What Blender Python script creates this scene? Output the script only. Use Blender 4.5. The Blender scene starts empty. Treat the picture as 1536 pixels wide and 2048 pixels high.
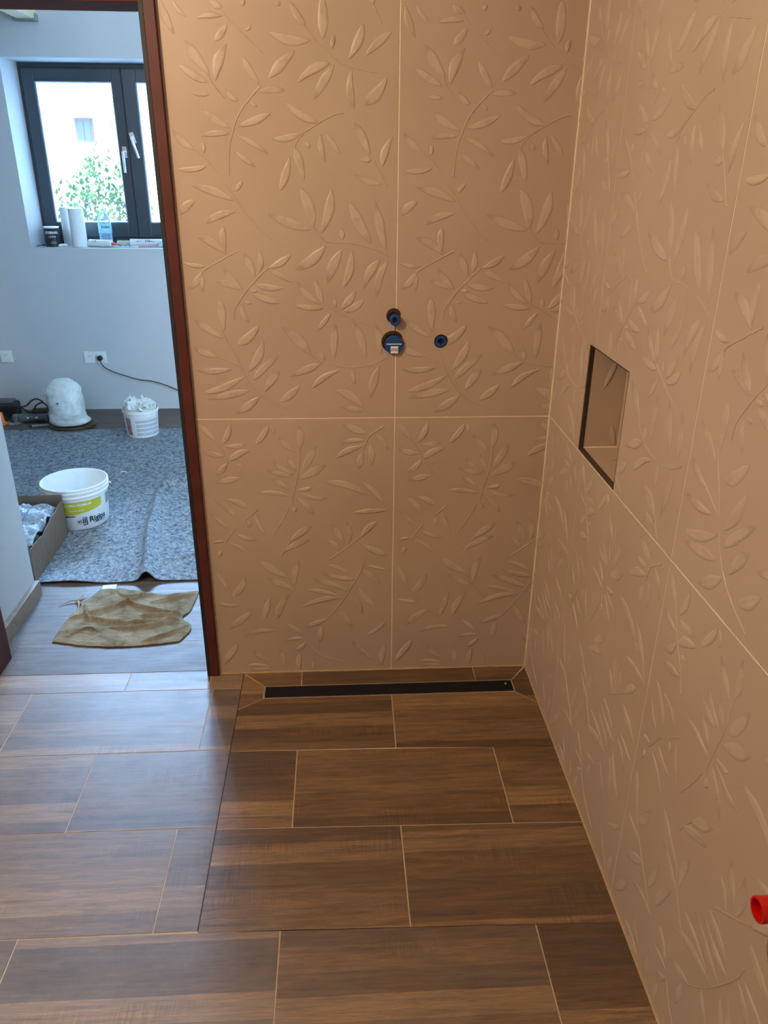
import bpy, bmesh, math, random
from mathutils import Vector, Matrix, noise
random.seed(7)
C = bpy.context.scene.collection
PI = math.pi

# ------------------------------------------------------------------ camera, world, lights, exposure
cam_d = bpy.data.cameras.new('camera'); cam = bpy.data.objects.new('camera', cam_d); C.objects.link(cam)
RT = ((0.99837215, -0.0564887, 0.00787878), (-0.01608234, -0.41134578, -0.91133748), (0.05472117, 0.90972725, -0.41158465))
m = Matrix(((RT[0][0], -RT[1][0], -RT[2][0]), (RT[0][1], -RT[1][1], -RT[2][1]), (RT[0][2], -RT[1][2], -RT[2][2]))).to_4x4()
m.translation = Vector((-0.165794, -2.259965, 1.633732))
cam.matrix_world = m
cam_d.sensor_fit = 'VERTICAL'; cam_d.sensor_height = 36.0; cam_d.sensor_width = 27.0
cam_d.lens = 1545.833 / 2048 * 36; cam_d.clip_start = 0.02; cam_d.clip_end = 200
bpy.context.scene.camera = cam
vs = bpy.context.scene.view_settings
vs.view_transform = 'Standard'; vs.look = 'None'; vs.gamma = 1; vs.use_curve_mapping = False; vs.exposure = 0.0

SKY = 17.0; LAMP = 66.0
w = bpy.data.worlds.new('sky'); bpy.context.scene.world = w; w.use_nodes = True
bg = w.node_tree.nodes['Background']; bg.inputs[0].default_value = (0.44, 0.70, 1.0, 1); bg.inputs[1].default_value = SKY

def area(name, loc, direction, sx, sy, power, col, portal=False):
    d = bpy.data.lights.new(name, 'AREA'); d.shape = 'RECTANGLE'; d.size = sx; d.size_y = sy; d.energy = power; d.color = col
    if portal: d.cycles.is_portal = True
    o = bpy.data.objects.new(name, d); C.objects.link(o); o.location = loc
    o.rotation_euler = Vector(direction).to_track_quat('-Z', 'Y').to_euler()
    return o
# broad bluish sun lamp, added to boost window daylight on felt and floor
sd = bpy.data.lights.new('sun', 'SUN'); sd.energy = 24; sd.angle = math.radians(26); sd.color = (.34, .60, 1.0)
so = bpy.data.objects.new('sun', sd); C.objects.link(so); so.rotation_euler = Vector((0.05, -1, -0.45)).to_track_quat('-Z', 'Y').to_euler()
# daylight through the seen window (portal)
area('window_daylight', (-1.54, 3.62, 1.65), (0, -1, 0), 1.25, 1.1, 1, (1, 1, 1), True)
# the bathroom's ceiling lamp
ld = bpy.data.lights.new('lamp_glow', 'POINT'); ld.energy = LAMP; ld.color = (1.0, 0.80, 0.60); ld.shadow_soft_size = .06
lo_ = bpy.data.objects.new('lamp_glow', ld); C.objects.link(lo_); lo_.location = (-1.25, -1.25, 2.33)

# ------------------------------------------------------------------ helpers
def link(o, parent=None):
    C.objects.link(o)
    if parent: o.parent = parent
    return o
def thing(name, label, cat, loc=(0, 0, 0), rz=0, group=None, kind=None):
    o = bpy.data.objects.new(name, None); o.empty_display_size = 0.05; C.objects.link(o)
    o.location = loc; o.rotation_euler = (0, 0, rz)
    if label: o['label'] = label
    if cat: o['category'] = cat
    if group: o['group'] = group
    if kind: o['kind'] = kind
    return o
def tag(o, label, cat, group=None):
    o['label'] = label; o['category'] = cat
    if group: o['group'] = group
    return o
def obj(name, bm, mat, parent=None, smooth=False, bevel=0):
    me = bpy.data.meshes.new(name)
    bmesh.ops.recalc_face_normals(bm, faces=bm.faces[:])
    bm.to_mesh(me); bm.free()
    for mm in (mat if isinstance(mat, (list, tuple)) else [mat]): me.materials.append(mm)
    if smooth:
        for p in me.polygons: p.use_smooth = True
    o = bpy.data.objects.new(name, me); link(o, parent)
    if smooth and smooth != 'all':
        me.set_sharp_from_angle(angle=math.radians(40))
    if bevel:
        b = o.modifiers.new('bevel', 'BEVEL'); b.width = bevel; b.segments = 2; b.limit_method = 'ANGLE'
    return o
def struct(name, bm, mat, parent=None, **k):
    o = obj(name, bm, mat, parent, **k)
    if parent is None: o['kind'] = 'structure'
    return o
def box(bm, x0, x1, y0, y1, z0, z1, M=None):
    vs_ = [bm.verts.new((x, y, z)) for z in (z0, z1) for y in (y0, y1) for x in (x0, x1)]
    for f in ((0, 1, 3, 2), (4, 6, 7, 5), (0, 4, 5, 1), (2, 3, 7, 6), (0, 2, 6, 4), (1, 5, 7, 3)):
        bm.faces.new([vs_[i] for i in f])
    if M is not None: bmesh.ops.transform(bm, matrix=M, verts=vs_)
    return bm
def NB(*a, **k):
    return box(bmesh.new(), *a, **k)
def ring(bm, c, u, v, r, n):
    return [bm.verts.new(c + (u * math.cos(2*PI*i/n) + v * math.sin(2*PI*i/n)) * r) for i in range(n)]
def bridge(bm, a, b):
    n = len(a)
    return [bm.faces.new((a[i], a[(i+1) % n], b[(i+1) % n], b[i])) for i in range(n)]
def lathe(bm, prof, c=(0, 0, 0), axis=(0, 0, 1), n=48, cap0=False, cap1=False):
    c = Vector(c); ax = Vector(axis).normalized(); u = ax.orthogonal().normalized()
    if abs(ax.z) > .999: u = Vector((1, 0, 0))
    v = ax.cross(u); prev = None; first = None
    for r, h in prof:
        cur = ring(bm, c + ax*h, u, v, max(r, 1e-5), n)
        if prev: bridge(bm, prev, cur)
        else: first = cur
        prev = cur
    if cap0: bm.faces.new(first[::-1])
    if cap1: bm.faces.new(prev)
    return bm
def tube(bm, pts, r, n=8, closed=False):
    pts = [Vector(p) for p in pts]; prev = None; first = None; up = None
    for i, p in enumerate(pts):
        d = (pts[min(i+1, len(pts)-1)] - pts[max(i-1, 0)]).normalized()
        if up is None: up = d.orthogonal().normalized()
        up = (up - d * up.dot(d)).normalized(); s = d.cross(up)
        rr = r[i] if isinstance(r, (list, tuple)) else r
        cur = ring(bm, p, up, s, rr, n)
        if prev: bridge(bm, prev, cur)
        else: first = cur
        prev = cur
    bm.faces.new(first[::-1]); bm.faces.new(prev)
    return bm
def spline(pts, k=6):
    pts = [Vector(p) for p in pts]; out = []
    for i in range(len(pts)-1):
        p0 = pts[max(i-1, 0)]; p1 = pts[i]; p2 = pts[i+1]; p3 = pts[min(i+2, len(pts)-1)]
        for j in range(k):
            t = j / k
            out.append(0.5*((2*p1) + (p2-p0)*t + (2*p0-5*p1+4*p2-p3)*t*t + (3*p1-p0-3*p2+p3)*t**3))
    out.append(pts[-1]); return out
def text_bm(s, size, bold=0):
    cu = bpy.data.curves.new('t', 'FONT'); cu.body = s; cu.size = size; cu.align_x = 'CENTER'; cu.align_y = 'CENTER'; cu.offset = bold
    cu.resolution_u = 3
    o = bpy.data.objects.new('t', cu); C.objects.link(o)
    bpy.context.view_layer.update()
    me = bpy.data.meshes.new_from_object(o.evaluated_get(bpy.context.evaluated_depsgraph_get()))
    bm = bmesh.new(); bm.from_mesh(me)
    bpy.data.objects.remove(o); bpy.data.curves.remove(cu); bpy.data.meshes.remove(me)
    return bm
def wrap(bm, R0, a0, z0, sx=1.0, slope=0.0):
    """flat x,y drawing -> cylinder of radius R0 round z, centred on angle a0"""
    for v in bm.verts:
        a = a0 + v.co.x * sx / R0; z = z0 + v.co.y
        v.co = Vector((R0*math.cos(a), R0*math.sin(a), z))
    return bm

# ------------------------------------------------------------------ materials
class MT:
    def __init__(s, name, rough=0.5, spec=0.5):
        s.m = bpy.data.materials.new(name); s.m.use_nodes = True; s.t = s.m.node_tree; s.b = s.t.nodes['Principled BSDF']
        s.b.inputs['Roughness'].default_value = rough; s.b.inputs['Specular IOR Level'].default_value = spec
        s.L = s.t.links
    def n(s, t, **k):
        nd = s.t.nodes.new(t)
        for a, v in k.items(): setattr(nd, a, v)
        return nd
    def coord(s, scale=(1, 1, 1), geo=False):
        tc = s.n('ShaderNodeTexCoord'); mp = s.n('ShaderNodeMapping'); mp.inputs['Scale'].default_value = scale
        s.L.new(tc.outputs['Object'], mp.inputs['Vector']); return mp.outputs[0]
    def noise(s, vec, sc, det=4, rough=.55, dist=0):
        nd = s.n('ShaderNodeTexNoise'); nd.inputs['Scale'].default_value = sc; nd.inputs['Detail'].default_value = det
        nd.inputs['Roughness'].default_value = rough; nd.inputs['Distortion'].default_value = dist
        if vec is not None: s.L.new(vec, nd.inputs['Vector'])
        return nd.outputs['Fac']
    def ramp(s, fac, stops):
        r = s.n('ShaderNodeValToRGB'); e = r.color_ramp.elements
        while len(e) < len(stops): e.new(0.5)
        for i, (p, c) in enumerate(stops): e[i].position = p; e[i].color = (*c, 1) if len(c) == 3 else c
        s.L.new(fac, r.inputs[0]); return r.outputs[0]
    def mix(s, f, a, b, mode='MIX'):
        x = s.n('ShaderNodeMix'); x.data_type = 'RGBA'; x.blend_type = mode
        for i, v in ((0, f), (6, a), (7, b)):
            if hasattr(v, 'links'): s.L.new(v, x.inputs[i])
            else: x.inputs[i].default_value = v if i == 0 else (*v, 1)
        return x.outputs[2]
    def bump(s, h, strength=.2, dist=.002, after=None):
        b = s.n('ShaderNodeBump'); b.inputs['Strength'].default_value = strength; b.inputs['Distance'].default_value = dist
        s.L.new(h, b.inputs['Height'])
        if after: s.L.new(after, b.inputs['Normal'])
        s.L.new(b.outputs[0], s.b.inputs['Normal']); return b.outputs[0]
    def col(s, c):
        if hasattr(c, 'links'): s.L.new(c, s.b.inputs['Base Color'])
        else: s.b.inputs['Base Color'].default_value = (*c, 1)
        return s
def simple(name, c, rough=.5, metal=0, spec=.5, var=.12, sc=30, bump=0, trans=0):
    M_ = MT(name, rough, spec); v = M_.noise(M_.coord(), sc)
    M_.col(M_.ramp(v, [(.3, tuple(x*(1-var) for x in c)), (.7, tuple(min(1, x*(1+var)) for x in c))]))
    M_.b.inputs['Metallic'].default_value = metal
    if trans: M_.b.inputs['Transmission Weight'].default_value = trans
    if bump: M_.bump(v, bump, .003)
    return M_.m
def film(name, col, alpha, rough=.1):
    """thin clear plastic or glass: mostly see-through with a glossy surface"""
    m_ = bpy.data.materials.new(name); m_.use_nodes = True; t = m_.node_tree; t.nodes.clear()
    o = t.nodes.new('ShaderNodeOutputMaterial'); mx = t.nodes.new('ShaderNodeMixShader'); tr = t.nodes.new('ShaderNodeBsdfTransparent')
    p = t.nodes.new('ShaderNodeBsdfPrincipled'); fr = t.nodes.new('ShaderNodeFresnel'); ma = t.nodes.new('ShaderNodeMath'); ma.operation = 'MAXIMUM'
    ns = t.nodes.new('ShaderNodeTexNoise'); ns.inputs['Scale'].default_value = 25
    ml = t.nodes.new('ShaderNodeMath'); ml.operation = 'MULTIPLY'; ml.inputs[1].default_value = alpha*2
    t.links.new(ns.outputs['Fac'], ml.inputs[0])
    p.inputs['Base Color'].default_value = (*col, 1); p.inputs['Roughness'].default_value = rough
    t.links.new(fr.outputs[0], ma.inputs[0]); t.links.new(ml.outputs[0], ma.inputs[1])
    t.links.new(ma.outputs[0], mx.inputs[0]); t.links.new(tr.outputs[0], mx.inputs[1]); t.links.new(p.outputs[0], mx.inputs[2]); t.links.new(mx.outputs[0], o.inputs[0])
    return m_

def tile_mat():
    M_ = MT('beige_relief_tile', .42, .4)
    v = M_.coord()
    cloud = M_.noise(v, 2.2, 1.5, .5)
    base = M_.ramp(cloud, [(.3, (.455, .322, .216)), (.7, (.505, .362, .246))])
    hue = M_.noise(v, 1.6, 2)
    base = M_.mix(M_.ramp(hue, [(.5, (0, 0, 0)), (.8, (.5, .5, .5))]), base, (.535, .362, .27))
    at = M_.n('ShaderNodeAttribute', attribute_name='relief')
    sp = M_.n('ShaderNodeSeparateColor'); M_.L.new(at.outputs['Color'], sp.inputs[0])
    patch = M_.noise(v, 22, 3, .5)
    pm = M_.n('ShaderNodeMath', operation='MULTIPLY'); M_.L.new(sp.outputs[0], pm.inputs[0])
    M_.L.new(M_.ramp(patch, [(.40, (.15, .15, .15)), (.50, (1, 1, 1))]), pm.inputs[1])
    pm2 = M_.n('ShaderNodeMath', operation='MULTIPLY'); pm2.inputs[1].default_value = .42; M_.L.new(pm.outputs[0], pm2.inputs[0])
    c = M_.mix(pm2.outputs[0], base, (.63, .475, .335))
    # thin printed contour round every leaf, a touch deeper than the ground colour
    ct = M_.ramp(sp.outputs[0], [(0.0, (0, 0, 0)), (.06, (.30, .30, .30)), (.30, (.22, .22, .22)), (.48, (0, 0, 0))])
    c = M_.mix(ct, c, (.24, .15, .09))
    M_.col(c)
    fine = M_.noise(v, 180, 3, .6)
    M_.bump(fine, .10, .001)
    return M_.m
def wood_mat(name, tones, rough, strip=15.0, spec=1.0):
    M_ = MT(name, rough, spec)
    at = M_.n('ShaderNodeAttribute', attribute_name='tile')
    tc = M_.n('ShaderNodeTexCoord')
    ml = M_.n('ShaderNodeVectorMath', operation='MULTIPLY'); ml.inputs[1].default_value = (23, 9, 0); M_.L.new(at.outputs['Color'], ml.inputs[0])
    ad = M_.n('ShaderNodeVectorMath', operation='ADD'); M_.L.new(tc.outputs['Object'], ad.inputs[0]); M_.L.new(ml.outputs[0], ad.inputs[1])
    def mp(sc):
        x = M_.n('ShaderNodeMapping'); x.inputs['Scale'].default_value = sc; M_.L.new(ad.outputs[0], x.inputs['Vector']); return x.outputs[0]
    # boards printed on each tile: voronoi cells stretched along the grain
    vo = M_.n('ShaderNodeTexVoronoi'); vo.voronoi_dimensions = '1D'; vo.inputs['Scale'].default_value = strip
    sx = M_.n('ShaderNodeSeparateXYZ'); M_.L.new(ad.outputs[0], sx.inputs[0])
    ws = M_.n('ShaderNodeMath', operation='MULTIPLY_ADD'); ws.inputs[1].default_value = .006; M_.L.new(M_.noise(mp((3, 1, 1)), 3, 2), ws.inputs[0]); M_.L.new(sx.outputs[1], ws.inputs[2])
    M_.L.new(ws.outputs[0], vo.inputs['W'])
    sc = M_.n('ShaderNodeSeparateColor'); M_.L.new(vo.outputs['Color'], sc.inputs[0])
    board = M_.ramp(sc.outputs[0], [(0.0, tones[0]), (.5, tones[1]), (1, tones[2])])
    g1 = M_.noise(mp((1.6, 26, 1)), 3.0, 8, .72, .5)
    g2 = M_.noise(mp((9, 150, 1)), 2.4, 8, .78, .2)
    c = M_.mix(.8, board, M_.ramp(g1, [(.36, (.42, .37, .33)), (.46, (.85, .83, .81)), (.54, (1.12, 1.12, 1.12)), (.64, (1.6, 1.6, 1.57))]), 'MULTIPLY')
    c = M_.mix(.85, c, M_.ramp(g2, [(.36, (.40, .36, .32)), (.47, (.95, .95, .95)), (.56, (1.05, 1.05, 1.05)), (.70, (1.6, 1.6, 1.6))]), 'MULTIPLY')
    fleck = M_.noise(mp((22, 120, 1)), 3.0, 4, .6)                  # short dark pores
    c = M_.mix(M_.ramp(fleck, [(.28, (.75, .75, .75)), (.36, (0, 0, 0))]), c, tuple(x*.35 for x in tones[0]))
    saw = M_.noise(mp((110, 4, 1)), 2.2, 3, .6)      # faint saw marks across the grain
    c = M_.mix(M_.ramp(M_.noise(mp((1.5, 4, 1)), 2, 2), [(.55, (0, 0, 0)), (.66, (.6, .6, .6))]), c, M_.mix(1.0, c, M_.ramp(saw, [(.4, (.55, .52, .5)), (.6, (1.35, 1.35, 1.35))]), 'MULTIPLY'))
    dust = M_.noise(mp((1, 1.5, 1)), 6, 8, .75)
    ds = M_.n('ShaderNodeSeparateColor'); M_.L.new(at.outputs['Color'], ds.inputs[0])
    dm = M_.n('ShaderNodeMath', operation='MULTIPLY'); M_.L.new(M_.ramp(dust, [(.32, (.25, .25, .25)), (.72, (1, 1, 1))]), dm.inputs[0]); M_.L.new(ds.outputs[2], dm.inputs[1])
    c = M_.mix(dm.outputs[0], c, (.27, .245, .22))  # pale grey mixed in: dust film plus painted sheen on the bathroom floor
    M_.col(c)
    M_.L.new(M_.ramp(M_.noise(mp((1, 3, 1)), 9, 6, .7), [(.3, (rough-.05,)*3), (.75, (rough+.08,)*3)]), M_.b.inputs['Roughness'])
    M_.bump(g2, .18, .0012)
    return M_.m
M = {}
M['tile'] = tile_mat()
M['grout'] = simple('cream_grout', (.90, .72, .50), .8)
M['floor'] = wood_mat('wood_look_tile', ((.070, .030, .008), (.140, .068, .021), (.25, .137, .052)), .46)
M['plank'] = wood_mat('wood_plank', ((.075, .05, .04), (.095, .065, .05), (.115, .08, .062)), .50, 5, .45)
M['fgrout'] = simple('tan_floor_grout', (.52, .40, .27), .75)
M['seam'] = simple('dark_seam', (.04, .03, .025), .8)
M['white'] = simple('white_wall_paint', (.56, .57, .58), .8, sc=4, var=.02)
M['ceil'] = simple('ceiling_paint', (.8, .8, .79), .8, var=.02)
M['maroon'] = simple('red_brown_painted_steel', (.085, .017, .010), .5, var=.2, sc=12, spec=.35)
M['black_rub'] = simple('black_rubber', (.012, .010, .010), .6)
M['darkbrown'] = simple('dark_bronze_profile', (.045, .026, .014), .35, spec=.5)
M['drain'] = simple('black_steel', (.006, .006, .008), .45, metal=0, spec=.25)
M['steel'] = simple('brushed_steel', (.62, .52, .40), .35, metal=.8)
M['blue'] = simple('blue_plastic', (.010, .055, .19), .35)
M['blue_dk'] = simple('dark_blue_plastic', (.006, .016, .05), .4)
M['clay'] = simple('raw_hole_edge', (.58, .30, .18), .9, bump=.4)
M['paper'] = simple('white_paper', (.82, .82, .80), .8, var=.04)
M['ink'] = simple('brown_ink', (.12, .07, .05), .7)
M['red'] = simple('red_plastic', (.62, .006, .004), .28)
M['red_dk'] = simple('dark_red_plastic', (.22, .002, .002), .5)
M['mortar'] = simple('grey_mortar', (.20, .17, .12), .95, bump=.6, var=.4, sc=60)
M['anthra'] = simple('anthracite_window_profile', (.040, .052, .064), .38, var=.06)
M['gasket'] = simple('pale_glazing_gasket', (.55, .62, .68), .5)
M['chrome'] = simple('satin_handle', (.62, .66, .70), .25, metal=.7)
M['glass'] = film('window_glass', (.9, .95, 1), .02, .03)
M['plastic_w'] = simple('white_plastic', (.80, .82, .80), .38, var=.03)
M['plastic_g'] = simple('greyish_socket_shade', (.26, .28, .29), .5)
M['black'] = simple('black_plastic', (.012, .013, .014), .45)
M['bagw'] = simple('milky_plastic_bag', (.66, .70, .67), .32, var=.10, sc=32, bump=1.0)
M['felt'] = None
M['card'] = simple('brown_cardboard', (.17, .115, .078), .85, var=.08)
M['foil'] = film('clear_crumpled_film', (.75, .85, .92), .34, .12)
M['lime'] = simple('lime_label', (.50, .50, .03), .5, var=.05)
M['navy'] = simple('navy_ink', (.012, .02, .07), .5)
M['cloth'] = None
M['orange'] = simple('orange_plastic', (.75, .18, .02), .45)
M['toolgrey'] = simple('grey_tool_body', (.10, .115, .125), .5, var=.25, sc=60)
M['teal'] = simple('teal_grip', (.03, .11, .13), .5)
M['beam'] = simple('cream_beam_paint', (.80, .70, .46), .6, var=.06, sc=8)
M['base'] = simple('brown_tile_strip', (.27, .20, .14), .5, var=.15)
M['tray'] = simple('brown_tray', (.16, .11, .055), .5)
M['roll'] = simple('paper_towel', (.80, .82, .82), .9, var=.03)
M['bottle'] = film('clear_bottle', (.55, .75, .90), .30, .08)
M['cyan'] = simple('pale_cyan_label', (.35, .70, .80), .5, var=.2, sc=60)
M['green'] = simple('pale_green_plastic', (.22, .62, .38), .4)
M['pink'] = simple('pale_red_plastic', (.65, .30, .30), .4)
M['beige'] = simple('beige_plastic', (.62, .58, .46), .5)
M['stucco'] = simple('white_stucco', (.85, .83, .80), .9, var=.03)
M['roof'] = simple('grey_roof', (.30, .22, .16), .8)
M['hwin'] = simple('house_window_glass', (.05, .055, .05), .3)
M['hframe'] = simple('house_window_frame', (.13, .08, .07), .6)
M['leaf'] = simple('green_leaves', (.035, .085, .006), .7, var=.6, sc=9, spec=.1)
M['bark'] = simple('bark', (.16, .12, .08), .9)
M['grass'] = simple('lawn', (.14, .20, .08), .9, var=.3, sc=5)
def felt_mat():
    F = MT('grey_felt', .95, .1); v = F.coord()
    n1 = F.noise(v, 60, 6, .75, .6); n2 = F.noise(v, 160, 4, .7, 1.0)
    c = F.ramp(n1, [(.34, (.04, .055, .07)), (.47, (.18, .215, .245)), (.62, (.36, .40, .425))])
    c = F.mix(.6, c, F.ramp(n2, [(.35, (.45, .45, .5)), (.5, (1, 1, 1)), (.68, (1.5, 1.5, 1.45))]), 'MULTIPLY')
    F.col(c); F.bump(n1, .5, .006); return F.m
M['felt'] = felt_mat()
def cloth_mat():
    F = MT('brown_dirty_cloth', .95, .1); v = F.coord()
    n1 = F.noise(v, 9, 6, .7); n2 = F.noise(v, 260, 3, .7)
    c = F.ramp(n1, [(.3, (.14, .09, .042)), (.5, (.255, .205, .13)), (.7, (.37, .315, .22))])
    c = F.mix(.35, c, F.ramp(n2, [(.4, (.6, .6, .6)), (.6, (1.3, 1.3, 1.3))]), 'MULTIPLY')
    F.col(c); F.bump(n2, .4, .003); return F.m
M['cloth'] = cloth_mat()

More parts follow.
